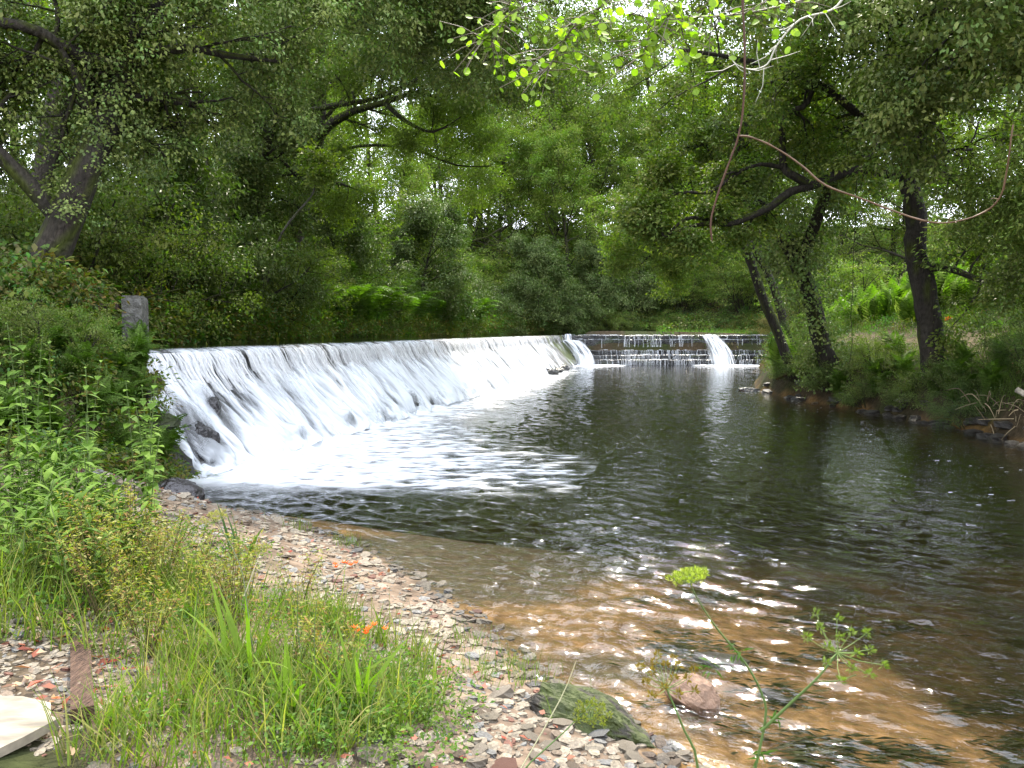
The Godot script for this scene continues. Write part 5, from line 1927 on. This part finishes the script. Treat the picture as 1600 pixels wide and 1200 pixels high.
	for k in 70:
		var f := rng.randf() * 3.99
		var i := int(f)
		var a: Array = line[i]
		var b: Array = line[i + 1]
		var x := lerpf(a[0], b[0], f - i) + R(-0.25, 0.3)
		var d := lerpf(a[1], b[1], f - i)
		var s := R(0.08, 0.22)
		var o := tag(part("bank_stone", meshes[k % 9], mats.get_or_add("bank", weedy_stone(Color(0.055, 0.048, 0.04)))), "dark flat stone at the waterline of the right bank", "stone", along) as MeshInstance3D
		o.transform = Transform3D(Basis.from_euler(Vector3(R(-0.2, 0.2), R(0, TAU), R(-0.2, 0.2))).scaled_local(Vector3(s * 1.4, s * 0.55, s)), Vector3(x, maxf(ground(x, -d), -0.05) + s * 0.15, -d))


func weedy_stone(c := Color(0.045, 0.04, 0.022)) -> StandardMaterial3D:
	var m: StandardMaterial3D = mats.stone.duplicate()
	m.vertex_color_use_as_albedo = false
	m.albedo_color = c.linear_to_srgb()
	m.roughness = 0.4
	return m


# ---------------------------------------------------------------- plants in front
func build_front() -> void:
	# nettles
	var leaf := Leaves.new()
	for s in [-1.0, 1.0]:
		var prev_in := Vector3.ZERO
		var prev_out := Vector3.ZERO
		for i in 6:
			var t := (i + 1) / 6.0
			var inn := Vector3(0, 0.03 * sin(t * 2.2) - 0.16 * t * t, t)
			var wd := 0.3 * sin(PI * pow(t, 0.62)) * (1.0 + (0.12 if i % 2 else -0.06))
			var out := inn + Vector3(s * wd, 0.05 * wd / 0.27, -0.05)
			if s > 0:
				leaf.quad(prev_in, prev_out, out, inn, Color.WHITE)
			else:
				leaf.quad(prev_out, prev_in, inn, out, Color.WHITE)
			prev_in = inn
			prev_out = out
	var lm := leaf_mesh(leaf)
	var greens := []
	for c in [Color(0.07, 0.125, 0.016), Color(0.055, 0.1, 0.014), Color(0.085, 0.14, 0.018), Color(0.05, 0.088, 0.013)]:
		var m: StandardMaterial3D = mats.soft_leaf.duplicate()
		m.vertex_color_use_as_albedo = false
		m.albedo_color = (c as Color).linear_to_srgb()
		m.backlight = Color((c as Color) * 1.7, 1.0)
		m.metallic_specular = 0.15
		greens.append(m)
	var spots := [[-3.55, 6.3, 1.25], [-3.15, 6.1, 1.15], [-2.75, 6.2, 1.2], [-2.35, 6.05, 1.0], [-3.9, 6.6, 1.3], [-3.35, 5.7, 0.95], [-2.9, 5.6, 0.9], [-2.5, 5.7, 0.85], [-3.7, 5.9, 1.1], [-3.05, 6.6, 1.1], [-2.6, 6.6, 1.05], [-4.2, 7.0, 1.3], [-3.6, 7.0, 1.15], [-2.95, 7.1, 1.0], [-2.2, 6.5, 0.8], [-3.95, 6.15, 1.15], [-3.3, 5.3, 0.75], [-2.7, 5.2, 0.7], [-4.4, 7.6, 1.3], [-3.2, 7.6, 1.05]]
	var k := 0
	for q in spots:
		var h: float = q[2]
		var at := on_ground(minf(q[0], -0.445 * (q[1] as float)) , -(q[1] as float), 0.02)
		var label := "tall green nettle in the clump at the left below the ferny mound"
		var root := thing("nettle", label, "nettle", at, R(0, TAU), "nettles at the left below the mound")
		var w := Tubes.new()
		var pts := []
		var lean := Vector3(R(-0.08, 0.08), 0, R(-0.08, 0.08))
		for i in 7:
			var t := i / 6.0
			pts.append(Vector3(0, h * t, 0) + lean * h * t * t)
		w.tube(pts, tapered(7, 0.006, 0.0025), 5, Color(0.08, 0.12, 0.03), 0.1, 0.0, rng)
		part("stem", w.mesh(), mats.stem, root)
		var nodes := int(h * 15)
		for n in range(3, nodes + 1):
			var t := n / float(nodes)
			var p: Vector3 = (pts[0] as Vector3).lerp(pts[6], t)
			p = Vector3(lean.x * h * t * t, h * t, lean.z * h * t * t)
			var a := n * PI / 2 + R(-0.3, 0.3)
			for s in 2:
				var size := R(0.085, 0.13) * (1.0 if t < 0.8 else lerpf(1.0, 0.35, (t - 0.8) / 0.2))
				var o := part("leaf", lm, greens[rng.randi() % 3], root)
				o.transform = Transform3D(facing(Vector3(cos(a + s * PI), R(-0.5, 0.3), sin(a + s * PI)), Vector3.UP).scaled(Vector3(size, size, size)), p)
		if k % 4 == 0:
			# hanging greenish flower tassels along the top
			var f := Leaves.new()
			for i in 90:
				var t := R(0.6, 0.98)
				f.leaf(Vector3(lean.x * h * t * t, h * t, lean.z * h * t * t), Vector3(R(-1, 1), R(-1.5, -0.2), R(-1, 1)), rdir(), R(0.02, 0.045), 0.008, Color(0.1, 0.1, 0.035) * R(0.7, 1.3))
			part("flower", leaf_mesh(f), mats.soft_leaf, root)
		k += 1
	# lance-leaved weeds in front of them
	var lance := Leaves.new()
	for s in [-1.0, 1.0]:
		var pi := Vector3.ZERO
		var po := Vector3.ZERO
		for i in 5:
			var t := (i + 1) / 5.0
			var inn := Vector3(0, 0.1 * sin(t * 2.4) - 0.2 * t * t, t)
			var wd := 0.13 * sin(PI * pow(t, 0.75))
			var out := inn + Vector3(s * wd, 0.04, 0)
			if s > 0:
				lance.quad(pi, po, out, inn, Color.WHITE)
			else:
				lance.quad(po, pi, inn, out, Color.WHITE)
			pi = inn
			po = out
	var ln := leaf_mesh(lance)
	for n in 110:
		var d := R(4.25, 6.4)
		var x := R(-0.64, -0.46) * d + 0.02
		if d > 5.4:
			x = R(-0.62, -0.47) * d
		var at := on_ground(x, -d, 0.02)
		var h := R(0.3, 0.62)
		var root := thing("lance_weed", "bright weed with long narrow leaves in the patch at the left edge below the nettles", "weed", at, R(0, TAU), "lance-leaved weeds at the left")
		var w := Tubes.new()
		var lean := Vector3(R(-0.25, 0.25), 0, R(-0.25, 0.25))
		var pts := []
		for i in 5:
			var t := i / 4.0
			pts.append(Vector3(0, h * t, 0) + lean * h * t * t)
		w.tube(pts, tapered(5, 0.005, 0.002), 4, Color(0.1, 0.14, 0.04))
		part("stem", w.mesh(), mats.stem, root)
		var cnt := 9 + rng.randi() % 5
		for i in cnt:
			var t := lerpf(0.25, 1.0, (i + 0.5) / cnt)
			var a := i * 2.4
			var size := R(0.09, 0.16)
			var o := part("leaf", ln, greens[rng.randi() % 3], root)
			o.transform = Transform3D(facing(Vector3(cos(a), R(0.15, 0.8), sin(a)), Vector3.UP).scaled(Vector3(size, size, size)), Vector3(0, h * t, 0) + lean * h * t * t)
	# grass, moss and small herbs: uncountable
	var l := Leaves.new()
	for n in 10500:
		var a := R(0, TAU)
		var rr := sqrt(rng.randf())
		var p := Vector2(-1.58 + cos(a) * rr * 1.25, -4.15 + sin(a) * rr * 1.3)
		if n % 9 == 0:
			p = Vector2(R(-3.2, -2.0), -R(4.2, 5.3))
		if p.x < -1.65 and p.y > -3.75:
			continue
		if land(p.x, p.y).y < 0.75 + 0.5 * na.get_noise_2d(p.x * 30, p.y * 30):
			continue
		if na.get_noise_2d(p.x * 22.0, p.y * 22.0) < R(-0.45, 0.1):
			continue
		var c := Color(0.13, 0.19, 0.03).lerp(Color(0.36, 0.29, 0.11), pow(rng.randf(), 2.8)) * R(0.6, 1.25)
		c.a = 1.0
		blade(l, Vector3(p.x, ground(p.x, p.y) - 0.01, p.y), Vector3(R(-0.5, 0.5), 1, R(-0.5, 0.5)), R(0.1, 0.46) * R(0.6, 1.0), R(0.004, 0.009), c, R(0.2, 1.4), 3)
	for q in [[0.02, 5.0], [-0.2, 4.7], [0.1, 4.75], [-0.3, 5.3], [0.35, 4.3], [-2.2, 8.3], [-1.6, 7.9]]:
		for n in 70:
			var p := Vector2(q[0] + rng.randfn() * 0.09, -q[1] + rng.randfn() * 0.09)
			var c := Color(0.15, 0.2, 0.035) * R(0.6, 1.25)
			c.a = 1.0
			blade(l, Vector3(p.x, ground(p.x, p.y) - 0.01, p.y), Vector3(R(-0.4, 0.4), 1, R(-0.4, 0.4)), R(0.06, 0.22), 0.004, c, R(0.2, 1.2), 3)
	for n in 2600:
		# grass of the right bank
		var d := R(12.0, 31.0)
		var x := R(9.4, 0.63 * d)
		if x < 9.4:
			continue
		var g := land(x, -d)
		if g.y < 0.3 or (absf(g.y - 2.6) < 0.8 and rng.randf() < 0.8):
			continue
		for j in 5:
			var c := Color(0.09, 0.13, 0.03) * R(0.6, 1.25)
			c.a = 1.0
			blade(l, Vector3(x + R(-0.15, 0.15), g.x - 0.02, -d + R(-0.15, 0.15)), Vector3(R(-0.6, 0.6), 1, R(-0.6, 0.6)), R(0.2, 0.6), 0.011, c, R(0.5, 1.6), 3)
	tag(part("grass", leaf_mesh(l), mats.soft_leaf), "thin yellow-green grass of the spit and the right bank", "grass", "", "stuff")
	l = Leaves.new()
	for n in 900:
		var a := R(0, TAU)
		var rr := sqrt(rng.randf())
		var p := Vector2(-1.3 + cos(a) * rr * 1.25, -4.0 + sin(a) * rr * 1.2)
		if n % 3 == 0:
			p = Vector2(R(-3.4, -1.9), -R(4.2, 6.6))
		if n % 3 == 1:
			p = Vector2(-0.75 + rng.randfn() * 0.22, -3.75 + rng.randfn() * 0.35)
		if p.x < -1.65 and p.y > -3.75:
			continue
		var g := land(p.x, p.y)
		if g.y < 0.8 + 0.5 * na.get_noise_2d(p.x * 30, p.y * 30):
			continue
		put_spray(l, "herb", Vector3(p.x, g.x + R(0.0, 0.09), p.y), Vector3(R(-1, 1), R(0, 0.6), R(-1, 1)), R(0.5, 1.05))
	tag(part("ground_herb", leaf_mesh(l), mats.soft_leaf), "low bright green herbs and moss among the grass of the spit", "ground cover", "", "stuff")
	# yellowish feathery weeds
	for n in 24:
		var x := R(-2.5, -0.75)
		var d := R(3.9, 5.2)
		if n < 16:
			x = R(-2.6, -1.5)
			d = R(4.3, 5.2)
		var w := Tubes.new()
		l = Leaves.new()
		var h := R(0.32, 0.62)
		for s in 8:
			var top := Vector3(R(-0.2, 0.2), h * R(0.7, 1.1), R(-0.16, 0.16))
			w.tube([Vector3.ZERO, top * 0.5 + Vector3(R(-0.02, 0.02), 0.03, 0), top], [0.003, 0.002, 0.001], 4, Color(0.16, 0.13, 0.05))
			for i in 34:
				var t := sqrt(R(0.15, 1.0))
				var p := top * t + rdir() * 0.035 * (1.3 - t * 0.5)
				l.leaf(p, Vector3(R(-1, 1), R(-0.2, 0.8), R(-1, 1)), (Vector3.UP + rdir() * 0.7).normalized(), R(0.018, 0.04), R(0.007, 0.013), [Color(0.32, 0.27, 0.06), Color(0.2, 0.23, 0.05), Color(0.27, 0.16, 0.06), Color(0.36, 0.34, 0.12)][rng.randi() % 4] * R(0.7, 1.2))
		var t := tree_thing("yellow_weed", "yellowing feathery weed among the grass at the bottom left", "weed", w, l, "soft_leaf", "yellowing weeds on the spit", "foliage")
		t.position = on_ground(x, -d, 0.01)
		t.rotation.y = R(0, TAU)
	# broad blades
	var clumps := [[-1.3, 3.85, 0.5, "clump of broad upright sword leaves in the middle of the grass", 18], [-0.75, 3.7, 0.42, "clump of broad sword leaves leaning right at the edge of the gravel", 15], [-2.05, 6.1, 0.5, "clump of dull broad blades right of the nettles", 8], [-1.0, 3.5, 0.36, "low clump of broad sword leaves nearest the camera", 11]]
	for q in clumps:
		l = Leaves.new()
		var root := thing("sword_leaf_clump", q[3], "plant", on_ground(q[0], -(q[1] as float), 0.02))
		for i in q[4]:
			l = Leaves.new()
			blade(l, Vector3(R(-0.06, 0.06), 0, R(-0.06, 0.06)), Vector3(R(-0.55, 0.65), 1, R(-0.4, 0.4)), (q[2] as float) * R(0.7, 1.2), R(0.02, 0.034), (Color(0.17, 0.25, 0.03) if q[0] > -2.0 else Color(0.07, 0.12, 0.04)) * R(0.8, 1.2), R(0.3, 1.3), 6)
			part("blade", leaf_mesh(l), mats.soft_leaf, root)
	# orange flower heads
	var heads := [[-1.0, 0.68, 4.9, "upper orange flower spray beside the gravel at the left", 7], [-0.7, 0.62, 4.0, "lower orange flower spray right of the grass clump", 7], [-0.78, 0.36, 4.02, "small fading orange flower below the lower spray", 3], [14.55, 2.63, 25.5, "orange flower spray among the sunlit bracken, upper one", 26], [13.5, 2.4, 25.5, "orange flower spray among the sunlit bracken, lower left one", 26]]
	for q in heads:
		var w := Tubes.new()
		l = Leaves.new()
		var big := (q[2] as float) > 10.0
		var s := 2.6 if big else 1.0
		var head := Vector3(q[0], q[1], -q[2])
		var foot := on_ground((q[0] as float) - 0.12, -(q[2] as float) + 0.02)
		w.tube(smooth_line([foot, foot.lerp(head, 0.6) + Vector3(-0.03, 0.05, 0), head], 3), tapered(7, 0.003 * s, 0.0015 * s), 4, Color(0.1, 0.13, 0.03))
		var t := thing("orange_flower", q[3], "flower")
		for i in q[4]:
			l = Leaves.new()
			var c := head + Vector3(R(-0.06, 0.06) * s * 1.4, R(-0.02, 0.03) * s, R(-0.03, 0.03) * s)
			for j in 6:
				var a := TAU * j / 6.0
				l.leaf(c, Vector3(cos(a), 0.6, sin(a)), Vector3(-cos(a) * 0.6, 1, -sin(a) * 0.6).normalized(), 0.026 * s, 0.011 * s, Color(0.75, 0.12, 0.01) * R(0.8, 1.2), -0.1)
			part("blossom", leaf_mesh(l), mats.petal, t)
		part("stem", w.mesh(), mats.stem, t)
	build_umbels()
	build_dry_tangle()


func umbel(t: Node3D, w: Tubes, at: Vector3, dir: Vector3, rays: int, r: float, col: Color, up := 0.6) -> void:
	var b := facing(Vector3(dir.z, 0.02, -dir.x), dir)
	for k in rays:
		var a := k * 2.4
		var rr := sqrt((k + 0.6) / rays)
		var e := at + b * Vector3(cos(a) * rr * r, r * up * (1.15 - 0.45 * rr), sin(a) * rr * r)
		w.tube([at, at.lerp(e, 0.5) - dir * 0.1 * r * rr, e], [0.0016, 0.0012, 0.001], 4, Color(0.13, 0.19, 0.05))
		var l := Leaves.new()
		for i in 30:
			var o := rdir()
			l.leaf(e + o * 0.005, o + dir * 0.7, rdir(), R(0.009, 0.018) * (0.6 + r * 5.0), R(0.004, 0.007), col * R(0.65, 1.3), 0.0)
		part("umbellet", leaf_mesh(l), mats.soft_leaf, t)


func build_umbels() -> void:
	var green := Color(0.07, 0.11, 0.03)
	# the tall forked one on the right
	var t := thing("umbel_plant", "tall forked umbel plant with two green heads in front of the water", "umbel plant")
	var w := Tubes.new()
	var l := Leaves.new()
	var a := smooth_line(V([0.72, 0.02, -2.62, 0.76, 0.5, -2.6, 0.82, 0.82, -2.6, 0.81, 0.92, -2.6, 0.75, 1.03, -2.6, 0.66, 1.14, -2.6, 0.6, 1.23, -2.6, 0.57, 1.29, -2.6]), 3)
	w.tube(a, tapered(a.size(), 0.0055, 0.002), 6, green)
	a = smooth_line(V([0.81, 0.8, -2.6, 0.89, 0.92, -2.55, 0.95, 1.02, -2.5, 1.01, 1.1, -2.5]), 3)
	w.tube(a, tapered(a.size(), 0.0055, 0.003), 6, green)
	a = smooth_line(V([0.94, 1.01, -2.5, 1.01, 1.01, -2.5, 1.07, 1.03, -2.5]), 3)
	w.tube(a, tapered(a.size(), 0.0022, 0.0015), 5, green)
	umbel(t, w, Vector3(0.57, 1.29, -2.6), Vector3(-0.15, 1, 0.1).normalized(), 22, 0.062, Color(0.3, 0.33, 0.06), 0.45)
	umbel(t, w, Vector3(1.01, 1.1, -2.5), Vector3(0.15, 0.75, 0.6).normalized(), 15, 0.13, Color(0.16, 0.2, 0.05), 0.35)
	for q in [[0.85, 0.83, -2.6], [0.72, 1.07, -2.6], [0.8, 0.72, -2.6], [0.63, 1.02, -2.58]]:
		for i in 9:
			l.leaf(Vector3(q[0], q[1], q[2]) + rdir() * 0.02, Vector3(R(-1, 1), R(-0.4, 0.4), R(-0.5, 0.5)), (Vector3.UP + rdir() * 0.6).normalized(), R(0.03, 0.06), R(0.005, 0.01), Color(0.08, 0.15, 0.035) * R(0.7, 1.2))
	part("stem", w.mesh(), mats.stem, t)
	if l.q:
		tag(part("stem_leaf", leaf_mesh(l), mats.soft_leaf, t), "", "", "", "stuff")
	# the brown-headed one
	t = thing("umbel_plant", "umbel plant with brownish seed heads in front of the pinkish rock", "umbel plant")
	w = Tubes.new()
	l = Leaves.new()
	a = smooth_line(V([0.66, 0.02, -2.62, 0.61, 0.65, -2.6, 0.56, 0.8, -2.6, 0.5, 0.94, -2.6]), 3)
	w.tube(a, tapered(a.size(), 0.0055, 0.003), 6, green)
	umbel(t, w, Vector3(0.5, 0.94, -2.6), Vector3(-0.05, 0.9, 0.35).normalized(), 15, 0.105, Color(0.2, 0.13, 0.03), 0.7)
	part("stem", w.mesh(), mats.stem, t)
	if l.q:
		tag(part("stem_leaf", leaf_mesh(l), mats.soft_leaf, t), "", "", "", "stuff")
	# low yellow-green one before the mossy boulder
	t = thing("umbel_plant", "low yellow-green umbel plant leaning in front of the mossy boulder", "umbel plant")
	w = Tubes.new()
	l = Leaves.new()
	a = smooth_line(V([-0.2, 0.1, -2.85, 0.0, 0.45, -2.9, 0.2, 0.6, -3.0, 0.3, 0.68, -3.05]), 3)
	w.tube(a, tapered(a.size(), 0.004, 0.002), 5, green)
	umbel(t, w, Vector3(0.3, 0.62, -3.05), Vector3(0.1, 1, 0.2).normalized(), 18, 0.075, Color(0.24, 0.24, 0.05), 0.5)
	a = smooth_line(V([0.0, 0.45, -2.9, 0.18, 0.72, -3.0, 0.24, 0.86, -3.02]), 3)
	w.tube(a, tapered(a.size(), 0.003, 0.0015), 5, Color(0.3, 0.28, 0.16))
	part("stem", w.mesh(), mats.stem, t)
	if l.q:
		tag(part("stem_leaf", leaf_mesh(l), mats.soft_leaf, t), "", "", "", "stuff")
	# dry ones by the left: the pale stalk with a fork
	t = thing("umbel_plant", "dry pale umbel stalk with a fork standing before the gravel at the left", "umbel plant")
	w = Tubes.new()
	l = Leaves.new()
	a = smooth_line(V([-1.2, 0.3, -3.95, -1.26, 0.55, -3.92, -1.28, 0.8, -3.9, -1.31, 0.98, -3.9, -1.42, 1.2, -3.9]), 3)
	w.tube(a, tapered(a.size(), 0.0045, 0.002), 5, Color(0.12, 0.14, 0.07))
	a = smooth_line(V([-1.29, 0.82, -3.9, -1.24, 0.95, -3.9, -1.2, 1.05, -3.9]), 3)
	w.tube(a, tapered(a.size(), 0.003, 0.002), 5, Color(0.4, 0.36, 0.24))
	umbel(t, w, Vector3(-1.42, 1.18, -3.9), Vector3(-0.2, 1, 0.3).normalized(), 14, 0.07, Color(0.33, 0.27, 0.13), 0.45)
	umbel(t, w, Vector3(-1.2, 1.04, -3.9), Vector3(0.3, 1, 0.3).normalized(), 8, 0.04, Color(0.33, 0.27, 0.13), 0.45)
	part("stem", w.mesh(), mats.stem, t)
	if l.q:
		tag(part("stem_leaf", leaf_mesh(l), mats.soft_leaf, t), "", "", "", "stuff")
	for q in [[-0.98, 0.3, 3.9, 0.62, "thin rush stalk right of the dry umbel"], [-0.86, 0.28, 3.7, 0.55, "thin dark stalk leaning right over the orange flower"], [-1.5, 0.35, 3.9, 0.5, "thin stalk left of the dry umbel"], [-0.55, 0.2, 3.1, 0.5, "thin bent stalk at the bottom middle"]]:
		w = Tubes.new()
		l = Leaves.new()
		var f := on_ground(q[0], -(q[2] as float))
		var top := f + Vector3(R(-0.05, 0.2), q[3], R(-0.05, 0.05))
		a = smooth_line([f, f.lerp(top, 0.5) + Vector3(-0.03, 0.02, 0), top], 4)
		w.tube(a, tapered(a.size(), 0.003, 0.0015), 5, Color(0.08, 0.12, 0.04))
		for i in 40:
			l.leaf(f.lerp(top, R(0.75, 1.0)) + rdir() * 0.012, rdir() + Vector3.UP * 0.6, rdir(), R(0.01, 0.02), 0.004, Color(0.2, 0.16, 0.06) * R(0.7, 1.3))
		t = thing("stalk", q[4], "plant stalk")
		part("stem", w.mesh(), mats.stem, t)
		part("flower", leaf_mesh(l), mats.soft_leaf, t)


func build_dry_tangle() -> void:
	var w := Tubes.new()
	for k in 90:
		var a := Vector3(R(9.5, 10.6), R(0.15, 0.75), -R(14.6, 17.2))
		var d := Vector3(R(-0.5, 0.5), R(-0.35, 0.35), R(-0.6, 0.6))
		w.tube(smooth_line([a, a + d * 0.5 + Vector3(0, R(0.0, 0.2), 0), a + d], 3), tapered(7, 0.012, 0.005), 4, Color(0.22, 0.17, 0.1) * R(0.5, 1.2))
	tag(part("dry_stems", w.mesh(), mats.stem), "tangle of dry stems and roots on the right bank above the stones", "dry stems", "", "stuff")
	w = Tubes.new()
	var p := smooth_line(V([9.75, 0.95, -15.9, 9.95, 0.75, -15.6, 10.25, 0.55, -15.2]), 3)
	w.tube(p, tapered(p.size(), 0.06, 0.045), 8, Color(0.5, 0.44, 0.34), 0.2, 0.0, rng)
	tag(part("bleached_branch", w.mesh(), mats.bark), "pale broken branch end lying on the tangle at the right edge", "branch")
	w = Tubes.new()
	p = smooth_line(V([8.6, 0.5, -26.8, 9.0, 0.75, -26.4, 9.5, 0.95, -26.0]), 3)
	w.tube(p, tapered(p.size(), 0.05, 0.06), 7, Color(0.16, 0.09, 0.05), 0.2, 0.0, rng)
	tag(part("fallen_branch", w.mesh(), mats.bark), "brown branch lying on the bank at the leaning alder's foot", "branch")
	# reedy plants upstream, over the crest by the right-hand cascade
	var l := Leaves.new()
	for k in 900:
		var x := R(9.5, 15.8)
		var z := -R(51.5, 54.5)
		blade(l, Vector3(x, POND - 0.05, z), Vector3(R(-0.4, 0.4), 1, R(-0.4, 0.4)), R(0.2, 0.6), 0.03, Color(0.13, 0.22, 0.05) * R(0.7, 1.3), R(0.3, 1.4), 3)
	tag(part("reeds", leaf_mesh(l), mats.soft_leaf), "low bright water plants in the pond behind the right-hand cascade", "reeds", "", "stuff")


func _ready() -> void:
	rng.seed = 20240817
	na.seed = 7
	na.frequency = 0.03
	na.fractal_octaves = 4
	nb.seed = 12
	nb.frequency = 1.0
	nb.fractal_octaves = 2
	nr.seed = 31
	nr.frequency = 0.35
	nr.fractal_octaves = 3
	build_air()
	for p in [uw(10.3, 0.45), uw(50.0, 0.45), Vector2(3.57, -49.3), Vector2(15, -49.3), Vector2(14.3, -47.5), Vector2(12.5, -40), Vector2(9.8, -33), Vector2(8.5, -28.5), Vector2(9, -23), Vector2(9.7, -18), Vector2(9.6, -15.5), Vector2(9.4, -10), Vector2(9, -2), Vector2(9, 6), Vector2(3, 6), Vector2(2.3, 2), Vector2(1.6, -1.5), Vector2(1.2, -3), Vector2(0.8, -3.8), Vector2(0.45, -4.4), Vector2(0.05, -5.0), Vector2(-0.45, -6.2), Vector2(-1.15, -7.4), Vector2(-2.45, -9.0), Vector2(-3.8, -9.85), Vector2(-4.35, -10.4), Vector2(-4.6, -11.2)]:
		low_pool.append(p)
	for p in [uw(10.3, -0.12), uw(50.3, -0.12), Vector2(16, -50.4), Vector2(17, -53), Vector2(16, -56), Vector2(11, -58.5), Vector2(5, -57.5), Vector2(1.5, -55), Vector2(-1, -51.5), Vector2(-3, -46), Vector2(-5.2, -40), Vector2(-7.2, -32), Vector2(-7.8, -24), Vector2(-7.7, -18), Vector2(-7.4, -13.2), Vector2(-6.6, -12)]:
		high_pool.append(p)
	make_materials()
	make_sprays()
	build_ground()
	build_water()
	build_long_weir()
	build_stepped_weir()
	build_stonework()
	build_named_trees()
	build_kinds()
	build_woods()
	build_gravel()
	build_front()
	build_near_hangings()
